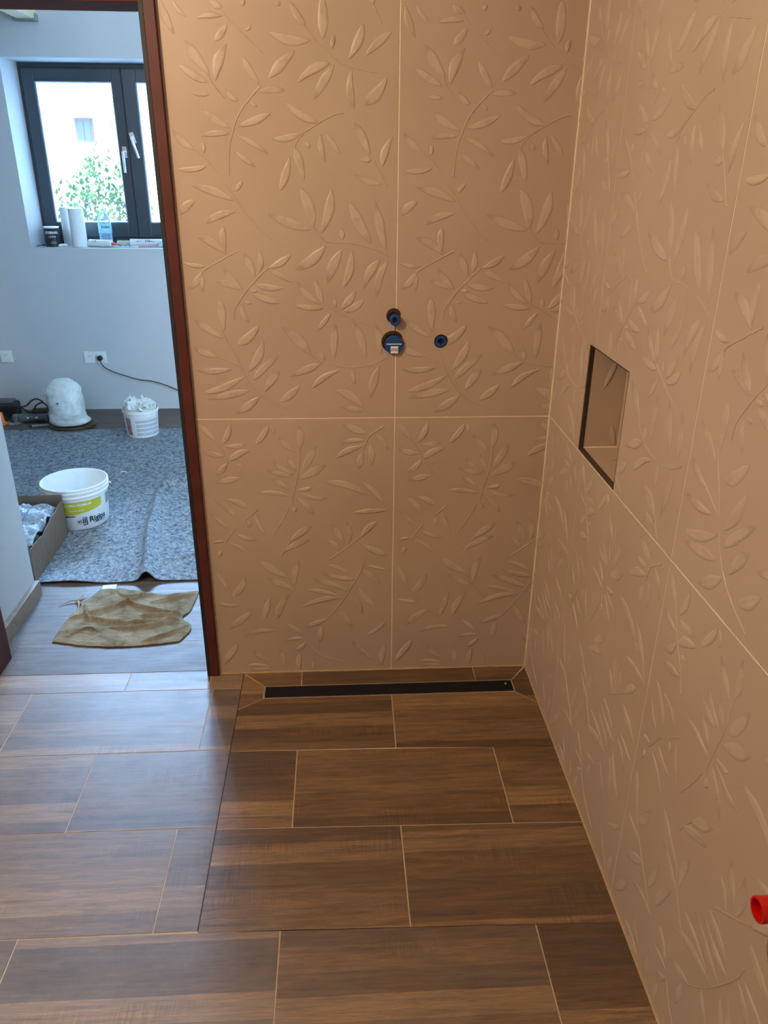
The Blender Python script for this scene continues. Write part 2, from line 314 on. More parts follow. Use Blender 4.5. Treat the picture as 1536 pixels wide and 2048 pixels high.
# ------------------------------------------------------------------ relief pattern on a 60 x 120 tile: (u, z) from the tile's left edge and the floor
LEAVES = [(0.0123,1.9917,0.0395,1.9194,0.0203),(0.0409,1.9921,0.0722,1.9575,0.0112),(0.1626,1.9784,0.1309,1.9937,0.018),(0.1612,1.9607,0.0968,1.9561,0.0158),(0.1703,1.9448,0.1361,1.9064,0.0203),(0.2173,1.9952,0.2081,1.9816,0.0112),(0.2937,1.9965,0.3013,1.9832,0.0112),(0.3645,1.9461,0.3268,1.997,0.0189),(0.376,1.9125,0.2675,1.9319,0.027),(0.4057,1.9141,0.406,2.0089,0.0292),(0.4286,1.8942,0.4347,1.9255,0.0126),(0.4697,1.8726,0.5086,1.9519,0.0247),(0.514,1.8807,0.5808,1.935,0.0225),(0.4237,1.8645,0.3387,1.819,0.0247),(0.4344,1.8609,0.3785,1.7805,0.0261),(0.4772,1.8502,0.4843,1.7584,0.0225),(0.5681,1.8344,0.508,1.7684,0.0324),(0.2131,1.9311,0.2306,1.944,0.009),(0.1196,1.8343,0.0613,1.9089,0.0279),(0.1311,1.8194,0.1672,1.9033,0.0279),(0.1117,1.8154,0.0414,1.8556,0.0216),(0.1137,1.7889,0.067,1.7921,0.0126),(0.1855,1.7744,0.1543,1.8046,0.0171),(0.2417,1.8132,0.203,1.8744,0.0189),(0.2661,1.8268,0.335,1.8892,0.027),(0.2409,1.798,0.3077,1.8007,0.0189),(0.2157,1.7747,0.2345,1.7634,0.009),(0.1816,1.7179,0.2699,1.7513,0.0216),(0.1639,1.7138,0.0935,1.7541,0.0225),(0.1585,1.6999,0.0838,1.6933,0.0171),(0.1737,1.6981,0.2589,1.6507,0.0162),(0.1688,1.6601,0.2216,1.6198,0.0158),(0.0656,1.6612,0.0115,1.7084,0.0207),(0.0882,1.6533,0.087,1.6802,0.0099),(0.0931,1.6229,0.0149,1.6142,0.0171),(0.1602,1.5382,0.0466,1.5753,0.0252),(0.1632,1.5614,0.1837,1.5866,0.0135),(0.3923,1.7279,0.3066,1.7758,0.0234),(0.3498,1.7057,0.2675,1.689,0.018),(0.3662,1.6678,0.3536,1.6878,0.0117),(0.3263,1.6695,0.348,1.5898,0.0243),(0.3121,1.6471,0.2813,1.5621,0.0234),(0.396,1.7022,0.4077,1.6315,0.0171),(0.4072,1.7063,0.4462,1.6523,0.0149),(0.5248,1.6509,0.4805,1.7308,0.0234),(0.5293,1.6407,0.4978,1.6404,0.018),(0.5565,1.6224,0.585,1.698,0.0216),(0.5591,1.5807,0.4795,1.6073,0.0189),(0.5288,2.0145,0.533,1.9899,0.0135),(0.1608,1.5102,0.0767,1.4801,0.0234),(0.0548,1.5391,0.0095,1.4997,0.0247),(0.3638,1.4652,0.2447,1.5067,0.0297),(0.3682,1.4692,0.3358,1.5737,0.0351),(0.3892,1.4551,0.4215,1.5685,0.0297),(0.4491,1.439,0.4496,1.4695,0.0149),(0.5291,1.429,0.4696,1.5375,0.0324),(0.5684,1.4126,0.5375,1.5418,0.0279),(0.4035,1.4246,0.3149,1.36,0.0324),(0.4488,1.4164,0.4034,1.3219,0.0315),(0.4748,1.4124,0.4473,1.3091,0.0252),(0.5532,1.3876,0.5048,1.3048,0.027),(0.5752,1.3834,0.5427,1.2831,0.027),(0.1295,1.3992,0.0505,1.4459,0.0252),(0.1258,1.4075,0.1244,1.4723,0.0216),(0.067,1.3681,0.0059,1.3784,0.0126),(0.0571,1.3535,0.0117,1.3049,0.0207),(0.0594,1.3451,0.0545,1.2985,0.0153),(0.2031,1.341,0.1748,1.4055,0.0216),(0.2146,1.3515,0.2181,1.4118,0.0189),(0.2413,1.3641,0.3056,1.3996,0.0207),(0.2453,1.3578,0.3114,1.3262,0.018),(0.166,1.3049,0.1161,1.364,0.0225),(0.1594,1.3049,0.0917,1.3283,0.0207),(0.1996,1.3198,0.2821,1.3091,0.0198),(0.1936,1.292,0.267,1.2682,0.0216),(0.1589,1.264,0.1797,1.2113,0.018),(0.1682,1.2726,0.1898,1.2661,0.0081),(0.1855,1.3027,0.2072,1.3006,0.009),(0.391,1.2637,0.3686,1.3347,0.0198),(0.3821,1.2659,0.3181,1.3304,0.0207),(0.393,1.2549,0.3088,1.2616,0.0189),(0.4264,1.2549,0.4224,1.2789,0.0126),(0.442,1.2504,0.4871,1.3048,0.0234),(0.4486,1.2438,0.5092,1.2788,0.0234),(0.4128,1.2417,0.3711,1.1885,0.0153),(0.1048,1.1894,0.101,1.2813,0.0252),(0.1011,1.1692,0.0214,1.2228,0.0225),(0.0834,1.1149,0.0144,1.1471,0.0234),(0.1214,1.0802,0.0146,1.0762,0.0198),(0.154,1.0566,0.0336,1.008,0.0247),(0.1696,1.0141,0.0388,0.9889,0.0247),(0.1961,0.9947,0.1185,0.9423,0.0279),(0.1398,1.1488,0.206,1.2046,0.0297),(0.1663,1.0706,0.2169,1.1598,0.0279),(0.1784,1.0447,0.26,1.1209,0.0252),(0.2108,1.009,0.2601,1.0747,0.0261),(0.2557,0.9798,0.3157,1.0272,0.0261),(0.3532,1.1181,0.2684,1.2022,0.0342),(0.4192,1.1086,0.4234,1.2107,0.0252),(0.5134,1.1104,0.4753,1.2194,0.0252),(0.5548,1.1194,0.5407,1.2104,0.0252),(0.3893,1.1018,0.381,1.1341,0.0162),(0.3823,1.0949,0.2868,1.0558,0.0252),(0.437,1.0736,0.3501,1.0174,0.0198),(0.4717,1.078,0.4783,1.0308,0.0162),(0.5527,1.0869,0.525,0.9848,0.0279),(0.5061,0.9582,0.4198,1.0145,0.0297),(0.506,0.9484,0.4353,0.9613,0.0189),(0.055,0.8584,0.012,0.909,0.0207),(0.0735,0.8467,0.1022,0.9125,0.0216),(0.0795,0.8397,0.1494,0.8458,0.0179),(0.0771,0.8094,0.0133,0.8266,0.0197),(0.0888,0.7905,0.1569,0.8271,0.0244),(0.0866,0.7905,0.0437,0.7461,0.0207),(0.1122,0.7808,0.134,0.7781,0.0094),(0.1201,0.7354,0.0437,0.7197,0.0216),(0.1731,0.8432,0.2179,0.9068,0.0226),(0.2223,0.909,0.2314,0.8748,0.0155),(0.2965,0.816,0.242,0.87,0.0216),(0.3079,0.8276,0.3066,0.9082,0.0263),(0.3166,0.7613,0.3589,0.8409,0.0291),(0.3088,0.7302,0.3882,0.777,0.031),(0.2964,0.7568,0.2696,0.8046,0.0188),(0.2893,0.7449,0.2229,0.7935,0.0207),(0.2801,0.7379,0.2035,0.7605,0.0197),(0.2692,0.6919,0.2175,0.7316,0.0169),(0.2729,0.6723,0.1769,0.6836,0.0169),(0.2962,0.6915,0.3414,0.7006,0.0155),(0.2981,0.6841,0.3946,0.6629,0.0164),(0.2908,0.6695,0.3498,0.6012,0.0197),(0.2827,0.635,0.2864,0.6149,0.0155),(0.5132,0.8762,0.4391,0.9091,0.0254),(0.5088,0.8531,0.4337,0.8447,0.0169),(0.5043,0.8369,0.4175,0.798,0.0226),(0.5396,0.8759,0.5821,0.8195,0.0197),(0.502,0.8158,0.4884,0.7589,0.0235),(0.5265,0.8436,0.531,0.7703,0.0207),(0.5106,0.6734,0.3846,0.717,0.0273),(0.5701,0.64,0.4949,0.7202,0.0207),(0.5795,0.6173,0.4715,0.6116,0.0179),(0.1377,0.63,0.0727,0.6633,0.0216),(0.0974,0.6007,0.0348,0.6639,0.0216),(0.1592,0.6121,0.1913,0.5354,0.0169),(0.1329,0.59,0.1379,0.562,0.0155),(0.0699,0.5659,0.0175,0.6172,0.0113),(0.0933,0.5425,0.1627,0.5179,0.016),(0.0548,0.5175,0.0175,0.5079,0.0103),(0.0703,0.5095,0.1385,0.461,0.0132),(0.0408,0.4841,0.0341,0.458,0.0141),(0.2663,0.5132,0.3374,0.5684,0.0263),(0.2414,0.4746,0.3336,0.5197,0.0244),(0.4425,0.4992,0.4043,0.5748,0.0235),(0.4257,0.4733,0.3892,0.5159,0.0169),(0.4541,0.4964,0.4481,0.5817,0.0235),(0.494,0.5216,0.5489,0.5772,0.0235),(0.4986,0.4955,0.5811,0.4541,0.0254),(0.2559,0.3783,0.1607,0.4447,0.031),(0.276,0.3478,0.2938,0.4444,0.0254),(0.2706,0.3315,0.1828,0.38,0.0273),(0.0526,0.3342,0.0169,0.4161,0.0207),(0.0673,0.3091,0.1151,0.387,0.0291),(0.0864,0.2752,0.0181,0.2854,0.016),(0.1251,0.2461,0.046,0.18,0.0273),(0.1643,0.2167,0.1907,0.3059,0.0235),(0.2078,0.2155,0.2556,0.3153,0.0263),(0.2032,0.1726,0.0926,0.1527,0.0188),(0.4624,0.3843,0.38,0.4212,0.0188),(0.4742,0.3677,0.3629,0.3947,0.0188),(0.4546,0.3242,0.3315,0.3738,0.0235),(0.4206,0.3028,0.311,0.3305,0.0179),(0.435,0.2969,0.2943,0.2613,0.0226),(0.4982,0.3997,0.5604,0.3464,0.0235),(0.5125,0.4182,0.5792,0.4005,0.0113),(0.486,0.3427,0.5463,0.2575,0.0254),(0.4689,0.3155,0.4975,0.2304,0.0207),(0.415,0.2553,0.4677,0.1737,0.0235),(0.3802,0.2136,0.2988,0.1843,0.0197),(0.36,0.1883,0.3508,0.1157,0.0226),(0.2952,0.1496,0.241,0.2003,0.0179),(0.2972,0.1379,0.2279,0.1253,0.0122),(0.3015,0.1202,0.2657,0.0858,0.0179),(0.0157,0.037,0.0709,0.1213,0.0273),(0.1772,0.0468,0.1207,0.0962,0.0207),(0.1809,0.0226,0.0971,0.0343,0.0132),(0.1806,0.0165,0.103,0.01,0.0141),(0.2257,0.0211,0.2144,0.0992,0.0207),(0.2776,0.0072,0.2828,0.0793,0.0226),(0.3278,0.0056,0.3317,0.0539,0.0179),(0.532,0.0475,0.4599,0.1242,0.0226),(0.5675,0.016,0.5794,0.1059,0.0254),(0.517,0.146,0.5834,0.2051,0.016)]
STEMS = [[(0.1565,1.9801),(0.1656,1.9643),(0.1849,1.945),(0.2124,1.9203),(0.2563,1.8826)],[(0.3582,1.946),(0.3805,1.9192),(0.4053,1.8976),(0.4346,1.874),(0.4644,1.8576),(0.4945,1.8505),(0.5464,1.8417)],[(0.1133,1.8342),(0.1263,1.8118),(0.1515,1.7797)],[(0.2437,1.8095),(0.2208,1.7863),(0.1953,1.7591),(0.1782,1.7316),(0.1676,1.704),(0.1562,1.668),(0.1502,1.5987)],[(0.0636,1.6632),(0.0882,1.6432),(0.1183,1.6068)],[(0.1342,1.5821),(0.1567,1.553),(0.1815,1.5192)],[(0.4543,1.7522),(0.4279,1.746),(0.3923,1.7279),(0.3519,1.7038),(0.3312,1.6816),(0.3261,1.6655)],[(0.5248,1.6529),(0.5475,1.6182),(0.5729,1.5724)],[(0.533,1.9899),(0.5564,1.9455)],[(0.1629,1.5397),(0.1859,1.5084),(0.2174,1.4727),(0.2456,1.4445),(0.2705,1.4303)],[(0.3705,1.4733),(0.3869,1.449),(0.408,1.4328),(0.4641,1.4309),(0.5117,1.4207),(0.5509,1.4084),(0.5817,1.3939)],[(0.1601,1.4096),(0.1313,1.3951),(0.0686,1.3618),(0.0568,1.3493)],[(0.2391,1.3641),(0.2094,1.3368),(0.1768,1.3027),(0.1575,1.277),(0.1404,1.251),(0.136,1.2203)],[(0.3888,1.2658),(0.4174,1.2505),(0.4485,1.2328),(0.4888,1.2172),(0.5249,1.2037)],[(0.0985,1.1938),(0.1136,1.1579),(0.1373,1.1124),(0.1565,1.0613),(0.1857,1.0139),(0.23,0.9776),(0.2963,0.9479)],[(0.0834,1.1149),(0.1402,1.0893)],[(0.3465,1.1228),(0.3869,1.0972),(0.4326,1.0853),(0.4879,1.0826),(0.5388,1.094),(0.5802,1.1147)],[(0.5037,0.9631),(0.525,0.9359)],[(0.0508,0.8607),(0.0701,0.8305),(0.093,0.7881),(0.1173,0.7593),(0.1385,0.711)],[(0.3081,0.8322),(0.3033,0.7615),(0.2899,0.7038),(0.279,0.6549),(0.2825,0.63)],[(0.2667,0.6327),(0.2467,0.5904),(0.2118,0.5324)],[(0.5659,0.8986),(0.522,0.8669),(0.5065,0.8251)],[(0.5084,0.6709),(0.522,0.6608)],[(0.5678,0.6401),(0.5842,0.6147)],[(0.1693,0.6294),(0.1261,0.5901)],[(0.0973,0.5679),(0.0539,0.5046)],[(0.2663,0.5132),(0.2337,0.459)],[(0.3947,0.4449),(0.4517,0.4886),(0.494,0.5242)],[(0.2558,0.3756),(0.2753,0.3314),(0.3166,0.2804)],[(0.0481,0.337),(0.08,0.2866),(0.1248,0.2405),(0.182,0.1848)],[(0.5054,0.4398),(0.4934,0.3971),(0.4546,0.3214),(0.4151,0.2581),(0.3702,0.2053)],[(0.2995,0.132),(0.3375,0.0836),(0.3767,0.0584),(0.4315,0.0417)],[(0.532,0.0475),(0.5599,0.0102)]]

W = 0.4788; ZJ = 0.9267; TOP = 2.127; HT = 2.5
HOLES = [(-0.0065, 1.232, .0215), (-0.0085, 1.157, .0325), (0.1335, 1.1575, .0205)]
NICHE = (-.598, -.312, .931, 1.213)
def relief(bm, u0, ulo, uhi, put, col, skip, seed):
    """raised olive leaves and twigs of one tile; put(u, z, h) gives the world point"""
    rnd = random.Random(seed)
    def patchgrid(P, A):
        n = len(P); k = len(P[0]); V = [[None]*k for _ in range(n)]
        for i in range(n):
            for j in range(k):
                V[i][j] = bm.verts.new(put(*P[i][j])); V[i][j][col] = (A[i][j], 0, 0, 1)
        for i in range(n-1):
            for j in range(k-1):
                cu = (P[i][j][0]+P[i+1][j+1][0])/2; cz = (P[i][j][1]+P[i+1][j+1][1])/2
                if cu < ulo+.002 or cu > uhi-.002 or abs(cz-ZJ) < .003 or cz < .004 or cz > TOP-.003 or skip(cu, cz): continue
                f = bm.faces.new((V[i][j], V[i+1][j], V[i+1][j+1], V[i][j+1])); f.smooth = True
    for ax, az, bx, bz, wd in LEAVES:
        a = Vector((ax, az)); b = Vector((bx, bz)); d = b-a; L_ = d.length; t_ = d/L_; nn = Vector((-t_.y, t_.x))
        bend = rnd.uniform(-.09, .09)*L_; H = rnd.uniform(.0015, .0024); fade = rnd.random() < .55
        pk = rnd.uniform(.38, .62); wav = rnd.uniform(0, 6)
        NT, NS = 18, 9; P = []; A = []
        for i in range(NT+1):
            t = i/NT
            q = t/pk*.5 if t < pk else .5+(t-pk)/(1-pk)*.5
            wp = math.sin(PI*q)**.72*.5*wd*(1+.07*math.sin(9*t+wav)) + .0004
            c = a + d*t + nn*(bend*4*t*(1-t))
            env = min(1, math.sin(PI*min(max(t, .0), 1))**.5*1.15)
            if fade: env *= max(.25, 1-.95*max(0, t-.45)/.55)
            row = []; ra = []
            for j in range(NS):
                s = -1+2*j/(NS-1); e = 1-abs(s)**3.2
                g = .22*math.exp(-(s/.16)**2)                       # midrib groove
                h = H*env*(e*(1-g) + .25*s*e*math.sin(5*t+wav) + .12*e*math.sin(23*t+7*s+wav)*(1-abs(s)))
                if j in (0, NS-1): h = -.0006
                row.append((c.x+nn.x*wp*s, c.y+nn.y*wp*s, h)); ra.append(max(0, min(1, (1-abs(s))*2.2))*env)
            P.append(row); A.append(ra)
        patchgrid(P, A)
    for s_ in STEMS:
        pts = spline([(x, z, 0) for x, z in s_], 6); P = []; A = []
        n = len(pts)
        for i, p in enumerate(pts):
            dd = (pts[min(i+1, n-1)]-pts[max(i-1, 0)]).normalized(); nn = Vector((-dd.y, dd.x, 0))
            wr = .0026*(1-.6*i/n)+.0008*math.sin(i*1.7)
            P.append([(p.x+nn.x*wr*s, p.y+nn.y*wr*s, h) for s, h in ((-1, -.0006), (-.5, .0009), (0, .0013), (.5, .0009), (1, -.0006))]); A.append([0, .5, .6, .5, 0])
        patchgrid(P, A)
def to_mesh_obj_bool(bm, cutters):
    """cut real holes: exact boolean, evaluated at once"""
    me = bpy.data.meshes.new('c'); bmesh.ops.recalc_face_normals(bm, faces=bm.faces[:]); bm.to_mesh(me); bm.free()
    o = bpy.data.objects.new('c', me); C.objects.link(o); tmp = []
    for cb in cutters:
        cm = bpy.data.meshes.new('k'); bmesh.ops.recalc_face_normals(cb, faces=cb.faces[:]); cb.to_mesh(cm); cb.free()
        co = bpy.data.objects.new('k', cm); C.objects.link(co); tmp.append(co)
        md = o.modifiers.new('b', 'BOOLEAN'); md.operation = 'DIFFERENCE'; md.object = co; md.solver = 'EXACT'
    bpy.context.view_layer.update()
    r = bpy.data.meshes.new_from_object(o.evaluated_get(bpy.context.evaluated_depsgraph_get()))
    for t in tmp: bpy.data.objects.remove(t)
    bpy.data.objects.remove(o); return r
def join_meshes(name, parts):
    """parts: (mesh or bmesh, material index)"""
    bm = bmesh.new(); col = bm.verts.layers.float_color.new('relief')
    for me, mi in parts:
        n0 = len(bm.faces); bm.from_mesh(me); bm.faces.ensure_lookup_table()
        for f in bm.faces[n0:]: f.material_index = mi
        bpy.data.meshes.remove(me)
    for v in bm.verts: v[col] = (0, 0, 0, 1)
    return bm, col
def bm2me(bm):
    me = bpy.data.meshes.new('x'); bmesh.ops.recalc_face_normals(bm, faces=bm.faces[:]); bm.to_mesh(me); bm.free(); return me
G = .0016
# ------------------------------------------------------------------ back wall: tiled part, holes for the pipes, door opening
DL, DR, DT = -1.37, -.64, 1.995
def cyls(d0, d1, ir):
    r = []
    for x, z, rr in HOLES:
        b = bmesh.new(); lathe(b, [(rr*ir, d0), (rr*ir, d1)], (x, 0, z), (0, 1, 0), 40, True, True); r.append(b)
    return r
parts = []
for (x0, x1) in ((-.6, 0), (0, W)):
    for z0, z1 in ((0.001, ZJ), (ZJ, TOP), (TOP, HT)):
        bb = NB(x0+G, x1-G, 0, .009, z0+G, z1-G)
        parts.append((to_mesh_obj_bool(bb, cyls(-.01, .03, 1)) if z0 > .5 and z0 < 2 else bm2me(bb), 0))
parts.append((to_mesh_obj_bool(NB(-.6, W, .0008, .012, 0, HT), cyls(-.01, .05, 1)), 1))
wl = bmesh.new(); box(wl, DR, W+.3, .012, .12, 0, HT); box(wl, DL-1.2, DL, 0, .12, 0, HT); box(wl, DL, DR, 0, .12, DT, HT)
box(wl, -.645, -.6, .0005, .012, DT, HT)
parts.append((to_mesh_obj_bool(wl, cyls(0, .07, 1.0)), 2))
bm, col = join_meshes('wall_back', parts)
def hole_skip(u0):
    return lambda u, z: any((u+u0-x)**2+(z-zz)**2 < (r+.003)**2 for x, zz, r in HOLES)
relief(bm, -.6, 0, .6, lambda u, z, h: (-.6+u, -h, z), col, hole_skip(-.6), 3)
relief(bm, 0, 0, W, lambda u, z, h: (u, -h, z), col, hole_skip(0), 3)
def no_recalc(name, bm, mats):
    me = bpy.data.meshes.new(name); bm.to_mesh(me); bm.free()
    for mm in mats: me.materials.append(mm)
    o = bpy.data.objects.new(name, me); C.objects.link(o); o['kind'] = 'structure'; return o
no_recalc('wall_back', bm, [M['tile'], M['grout'], M['white']])
# ------------------------------------------------------------------ right wall with the niche
parts = []
ys = [-3.2, -2.747, -2.147, -1.547, -.947, -.347, 0]
ND = .107
y0n, y1n, z0n, z1n = NICHE
def nb(e=0): return NB(W-.05, W+ND+e, y0n-e, y1n+e, z0n-e, z1n+e)
for a, b in zip(ys[:-1], ys[1:]):
    for z0, z1 in ((0.001, ZJ), (ZJ, TOP), (TOP, HT)):
        bb = NB(W, W+.009, a+G, b-G, z0+G, z1-G)
        parts.append((to_mesh_obj_bool(bb, [nb(.0012)]) if (a > -1 and z0 > .5 and z0 < 2) else bm2me(bb), 0))
parts.append((to_mesh_obj_bool(NB(W+.0008, W+.012, -3.2, 0, 0, HT), [nb(.0012)]), 1))
parts.append((to_mesh_obj_bool(NB(W+.012, W+.3, -3.2, .0, 0, HT), [nb(.001)]), 1))
# tiles lining the niche
ln = bmesh.new(); t = .006
box(ln, W+.010, W+ND, y1n-t, y1n, z0n+t, z1n-t)          # side towards the corner
box(ln, W+.010, W+ND, y0n, y0n+t, z0n+t, z1n-t)
box(ln, W+.010, W+ND, y0n+t+.001, y1n-t-.0018, z0n, z0n+t)  # shelf
box(ln, W+.010, W+ND, y0n+t, y1n-t, z1n-t, z1n)
box(ln, W+ND-t, W+ND-.0005, y0n+t+.0015, y1n-t-.0015, z0n+t+.0015, z1n-t-.0015)
parts.append((bm2me(ln), 0))
bm, col = join_meshes('wall_right', parts)
def nskip(u, z): return False
for u0, lo in ((.347-.6, .253), (.347, 0), (.947, 0), (1.547, 0)):
    relief(bm, u0, max(lo, 0), .6, lambda u, z, h, u0=u0: (W-h, -(u+u0), z), col,
           lambda u, z, u0=u0: (y0n-.003 < -(u+u0) < y1n+.003 and z0n-.003 < z < z1n+.003), 3)
# leaves that run on over the niche's side and shelf
for (cu, cz, du, dz, wd, nrm) in ((.525, 1.10, .028, .075, .017, 'side'), (.560, 1.00, .012, -.06, .018, 'side'), (.53, -.42, .05, .03, .02, 'shelf'), (.54, -.36, .06, -.01, .014, 'shelf')):
    a = Vector((cu, cz)); d = Vector((du, dz)); tt = d.normalized(); nn = Vector((-tt.y, tt.x)); V = []
    for i in range(15):
        q = i/14; wp = math.sin(PI*q)**.7*.5*wd+.0003; row = []
        for j in range(7):
            s = -1+j/3; h = .0022*(1-abs(s)**3)*math.sin(PI*q)**.4 if 0 < j < 6 else -.0005
            c = a+d*q+nn*wp*s
            x = min(c.x, W+ND-.008)
            v = bm.verts.new((x, y1n-t-h, c.y) if nrm == 'side' else (x, c.y, z0n+t+h)); v[col] = (max(0, 1-abs(s)*1.2), 0, 0, 1); row.append(v)
        V.append(row)
    for i in range(14):
        for j in range(6):
            f = bm.faces.new((V[i][j], V[i+1][j], V[i+1][j+1], V[i][j+1])); f.smooth = True
no_recalc('wall_right', bm, [M['tile'], M['grout']])
# grout beads: corner, niche, floor edge
g = bmesh.new(); box(g, W-.0030, W+.001, -.0030, .001, 0, HT); struct('trim_1', g, M['grout'])
g = bmesh.new(); box(g, -.6, W, -.0035, .001, 0, .0035); box(g, W-.0035, W+.001, -3.2, 0, 0, .0035); struct('trim_2', g, simple('tan_joint', (.50, .33, .17), .7))
# dark metal profile lining the niche's opening
tr = bmesh.new(); e = .0012; dp = .0105
for b in ((W-e, W+dp, y1n-.0015, y1n+.0008, z0n, z1n), (W-e*.3, W+dp, y0n-.0003, y0n+.0007, z0n, z1n),
          (W-e, W+dp, y0n, y1n, z0n-.0008, z0n+.0062), (W-e*.3, W+dp, y0n, y1n, z1n-.001, z1n+.0004)): box(tr, *b)
box(tr, W-e+.0004, W+dp, y1n-.0062, y1n, z0n+.0062, z1n-.0015)
struct('trim_3', tr, M['darkbrown'])
struct('trim_6', NB(W+.011, W+ND-t, y1n-t-.0030, y1n-t+.0005, z0n+t-.0005, z0n+t+.0022), M['grout'])

# ------------------------------------------------------------------ bathroom shell behind the camera
struct('wall_left', NB(-2.6, -2.5, -3.2, 0, 0, HT), M['white'])
struct('wall_front', NB(-2.6, W+.3, -3.3, -3.2, 0, HT), M['white'])
M['header'] = simple('red_brown_bounce_lit', (.12, .028, .016), .75, spec=.08)  # frame's red brown lightened, painting floor bounce onto the header's underside
struct('ceiling', NB(-2.6, W+.3, -3.3, .12, HT, HT+.1), M['ceil'])
# ------------------------------------------------------------------ bathroom floor
def clip(poly, ax, val, keep_less):
    out = []
    for i in range(len(poly)):
        a, b = poly[i], poly[(i+1) % len(poly)]
        ia = (a[ax] <= val) == keep_less or a[ax] == val; ib = (b[ax] <= val) == keep_less or b[ax] == val
        if ia: out.append(a)
        if ia != ib:
            t_ = (val-a[ax])/(b[ax]-a[ax]); out.append((a[0]+(b[0]-a[0])*t_, a[1]+(b[1]-a[1])*t_))
    return out
def inset(poly, g_):
    A_ = sum(poly[i][0]*poly[(i+1) % len(poly)][1]-poly[(i+1) % len(poly)][0]*poly[i][1] for i in range(len(poly)))
    if A_ < 0: poly = poly[::-1]
    n = len(poly); out = []
    for i in range(n):
        p0, p1, p2 = [Vector(poly[k % n]) for k in (i-1, i, i+1)]
        d1 = (p1-p0).normalized(); d2 = (p2-p1).normalized(); n1 = Vector((-d1.y, d1.x)); n2 = Vector((-d2.y, d2.x))
        b = (n1+n2); out.append(tuple(p1+b*(g_/(1+n1.dot(n2)))))
    return out
def prism(bm, poly, z0, z1, lay=None, val=None, bev=0):
    lo = [bm.verts.new((x, y, z0)) for x, y in poly]; hi = [bm.verts.new((x, y, z1)) for x, y in poly]
    n = len(poly); fs = [bm.faces.new(hi)]
    for i in range(n): fs.append(bm.faces.new((lo[i], lo[(i+1) % n], hi[(i+1) % n], hi[i])))
    if lay is not None:
        for v in lo+hi: v[lay] = val
    return fs
rows_left = [(.02, -.085, [-.907, -.307]), (-.085, -.388, [-1.812, -1.212, -.611]), (-.388, -.690, [-2.116, -1.516, -.916]), (-.690, -1.0, [-1.82, -1.22, -.62])]
XS = -.516
polys = []
def rect(x0, x1, y0, y1): return [(x0, y1), (x1, y1), (x1, y0), (x0, y0)]
for ya, yb, js in rows_left:
    xs = [-2.5]+[j for j in js if j < XS]+[XS]
    for a, b in zip(xs[:-1], xs[1:]):
        if ya > 0:
            lo, hi = max(a, DL), min(b, DR+.03)
            if hi > lo: polys.append(rect(lo, hi, 0.0, ya))
            polys.append(rect(a, b, yb, 0.0)) if ya > 0 else None
        else: polys.append(rect(a, b, yb, ya))
# merge the threshold strip: one tile across y = 0 in the doorway
polys = [q for q in polys if not (abs(q[0][1]-.02) < 1e-6 or abs(q[0][1]) < 1e-6)]
polys += [rect(-1.37, -.907, -.085, .02), rect(-.907, -.628, -.085, .02), rect(-.628, XS, -.085, 0), rect(-2.5, -1.37, -.085, 0)]
DX0, DX1, DY0, DY1 = -.437, .414, -.146, -.080
for a, b in ((DX0, -.313), (-.313, .29), (.29, DX1)):
    pa = rect(a, b, DY1, -.002)
    if a == DX0: pa = [(XS+.002, -.002), (b, -.002), (b, DY1), (a, DY1)]
    if b == DX1: pa = [(a, -.002), (W-.004, -.002), (b, DY1), (a, DY1)]
    polys.append(pa)
polys += [[(XS, -.002), (DX0, DY1), (DX0, DY0), (XS, DY0-.055)], [(W, -.004), (W, -.212), (DX1, DY0), (DX1, DY1)]]
polys += [[(XS, DY0-.055), (DX0, DY0), (-.008, DY0), (-.011, -.403), (XS, -.396)], [(-.008, DY0), (DX1, DY0), (W, -.212), (W, -.422), (-.011, -.403)]]
for yA, yB, js, dl, dr in ((-.403, -.703, [-.3125, .287], 0, 0), (-.703, -1.012, [-.02], 0, 0)):
    xs = [XS]+js+[W]
    for a, b in zip(xs[:-1], xs[1:]):
        def yy(y, x): return y - (x-XS)*.022 + (.008 if abs(y+.403) < .01 else .006)
        polys.append([(a, yy(yA, a)), (b, yy(yA, b)), (b, yy(yB, b)), (a, yy(yB, a))])
y = -1.0; k = 0
while y > -3.2:
    js = [-2.125, -1.525, -.925, -.3245, .2755] if k % 2 == 0 else [-1.82, -1.22, -.62, -.02]
    xs = [-2.5]+js+[W]; yb = max(y-.303, -3.2)
    for a, b in zip(xs[:-1], xs[1:]):
        s_ = (lambda x: -max(0, x+.53)*.024 if True else 0)
        polys.append([(a, y+s_(a)), (b, y+s_(b)), (b, yb+s_(b)), (a, yb+s_(a))])
    y = yb; k += 1
bm = bmesh.new(); lay = bm.verts.layers.float_color.new('tile')
for q in polys:
    cx_ = sum(p[0] for p in q)/len(q); cy_ = sum(p[1] for p in q)/len(q)
    dust_sheen = .36 if cx_ < -.52 else (.20 if cy_ < -1.0 and cx_ < .2 else (.07 if cy_ < -.7 else .03))   # grout haze, raised outside the shower to paint in the doorway's grey sheen
    q = inset(q, .0016); rr = random.random(); r2 = random.random()
    prism(bm, q, -.012, 0, lay, (rr, r2, dust_sheen, 1))
gb = rect(-2.5, W, -3.2, 0); fs = prism(bm, gb, -.05, -.0012)
fs += prism(bm, rect(DL-.01, DR+.02, -.001, .022), -.05, -.0012)
for f in fs: f.material_index = 1
fs = prism(bm, rect(XS-.0018, XS+.0018, -1.0, -.002), -.004, -.0004)
for f in fs: f.material_index = 2
struct('floor', bm, [M['floor'], M['fgrout'], M['seam']])
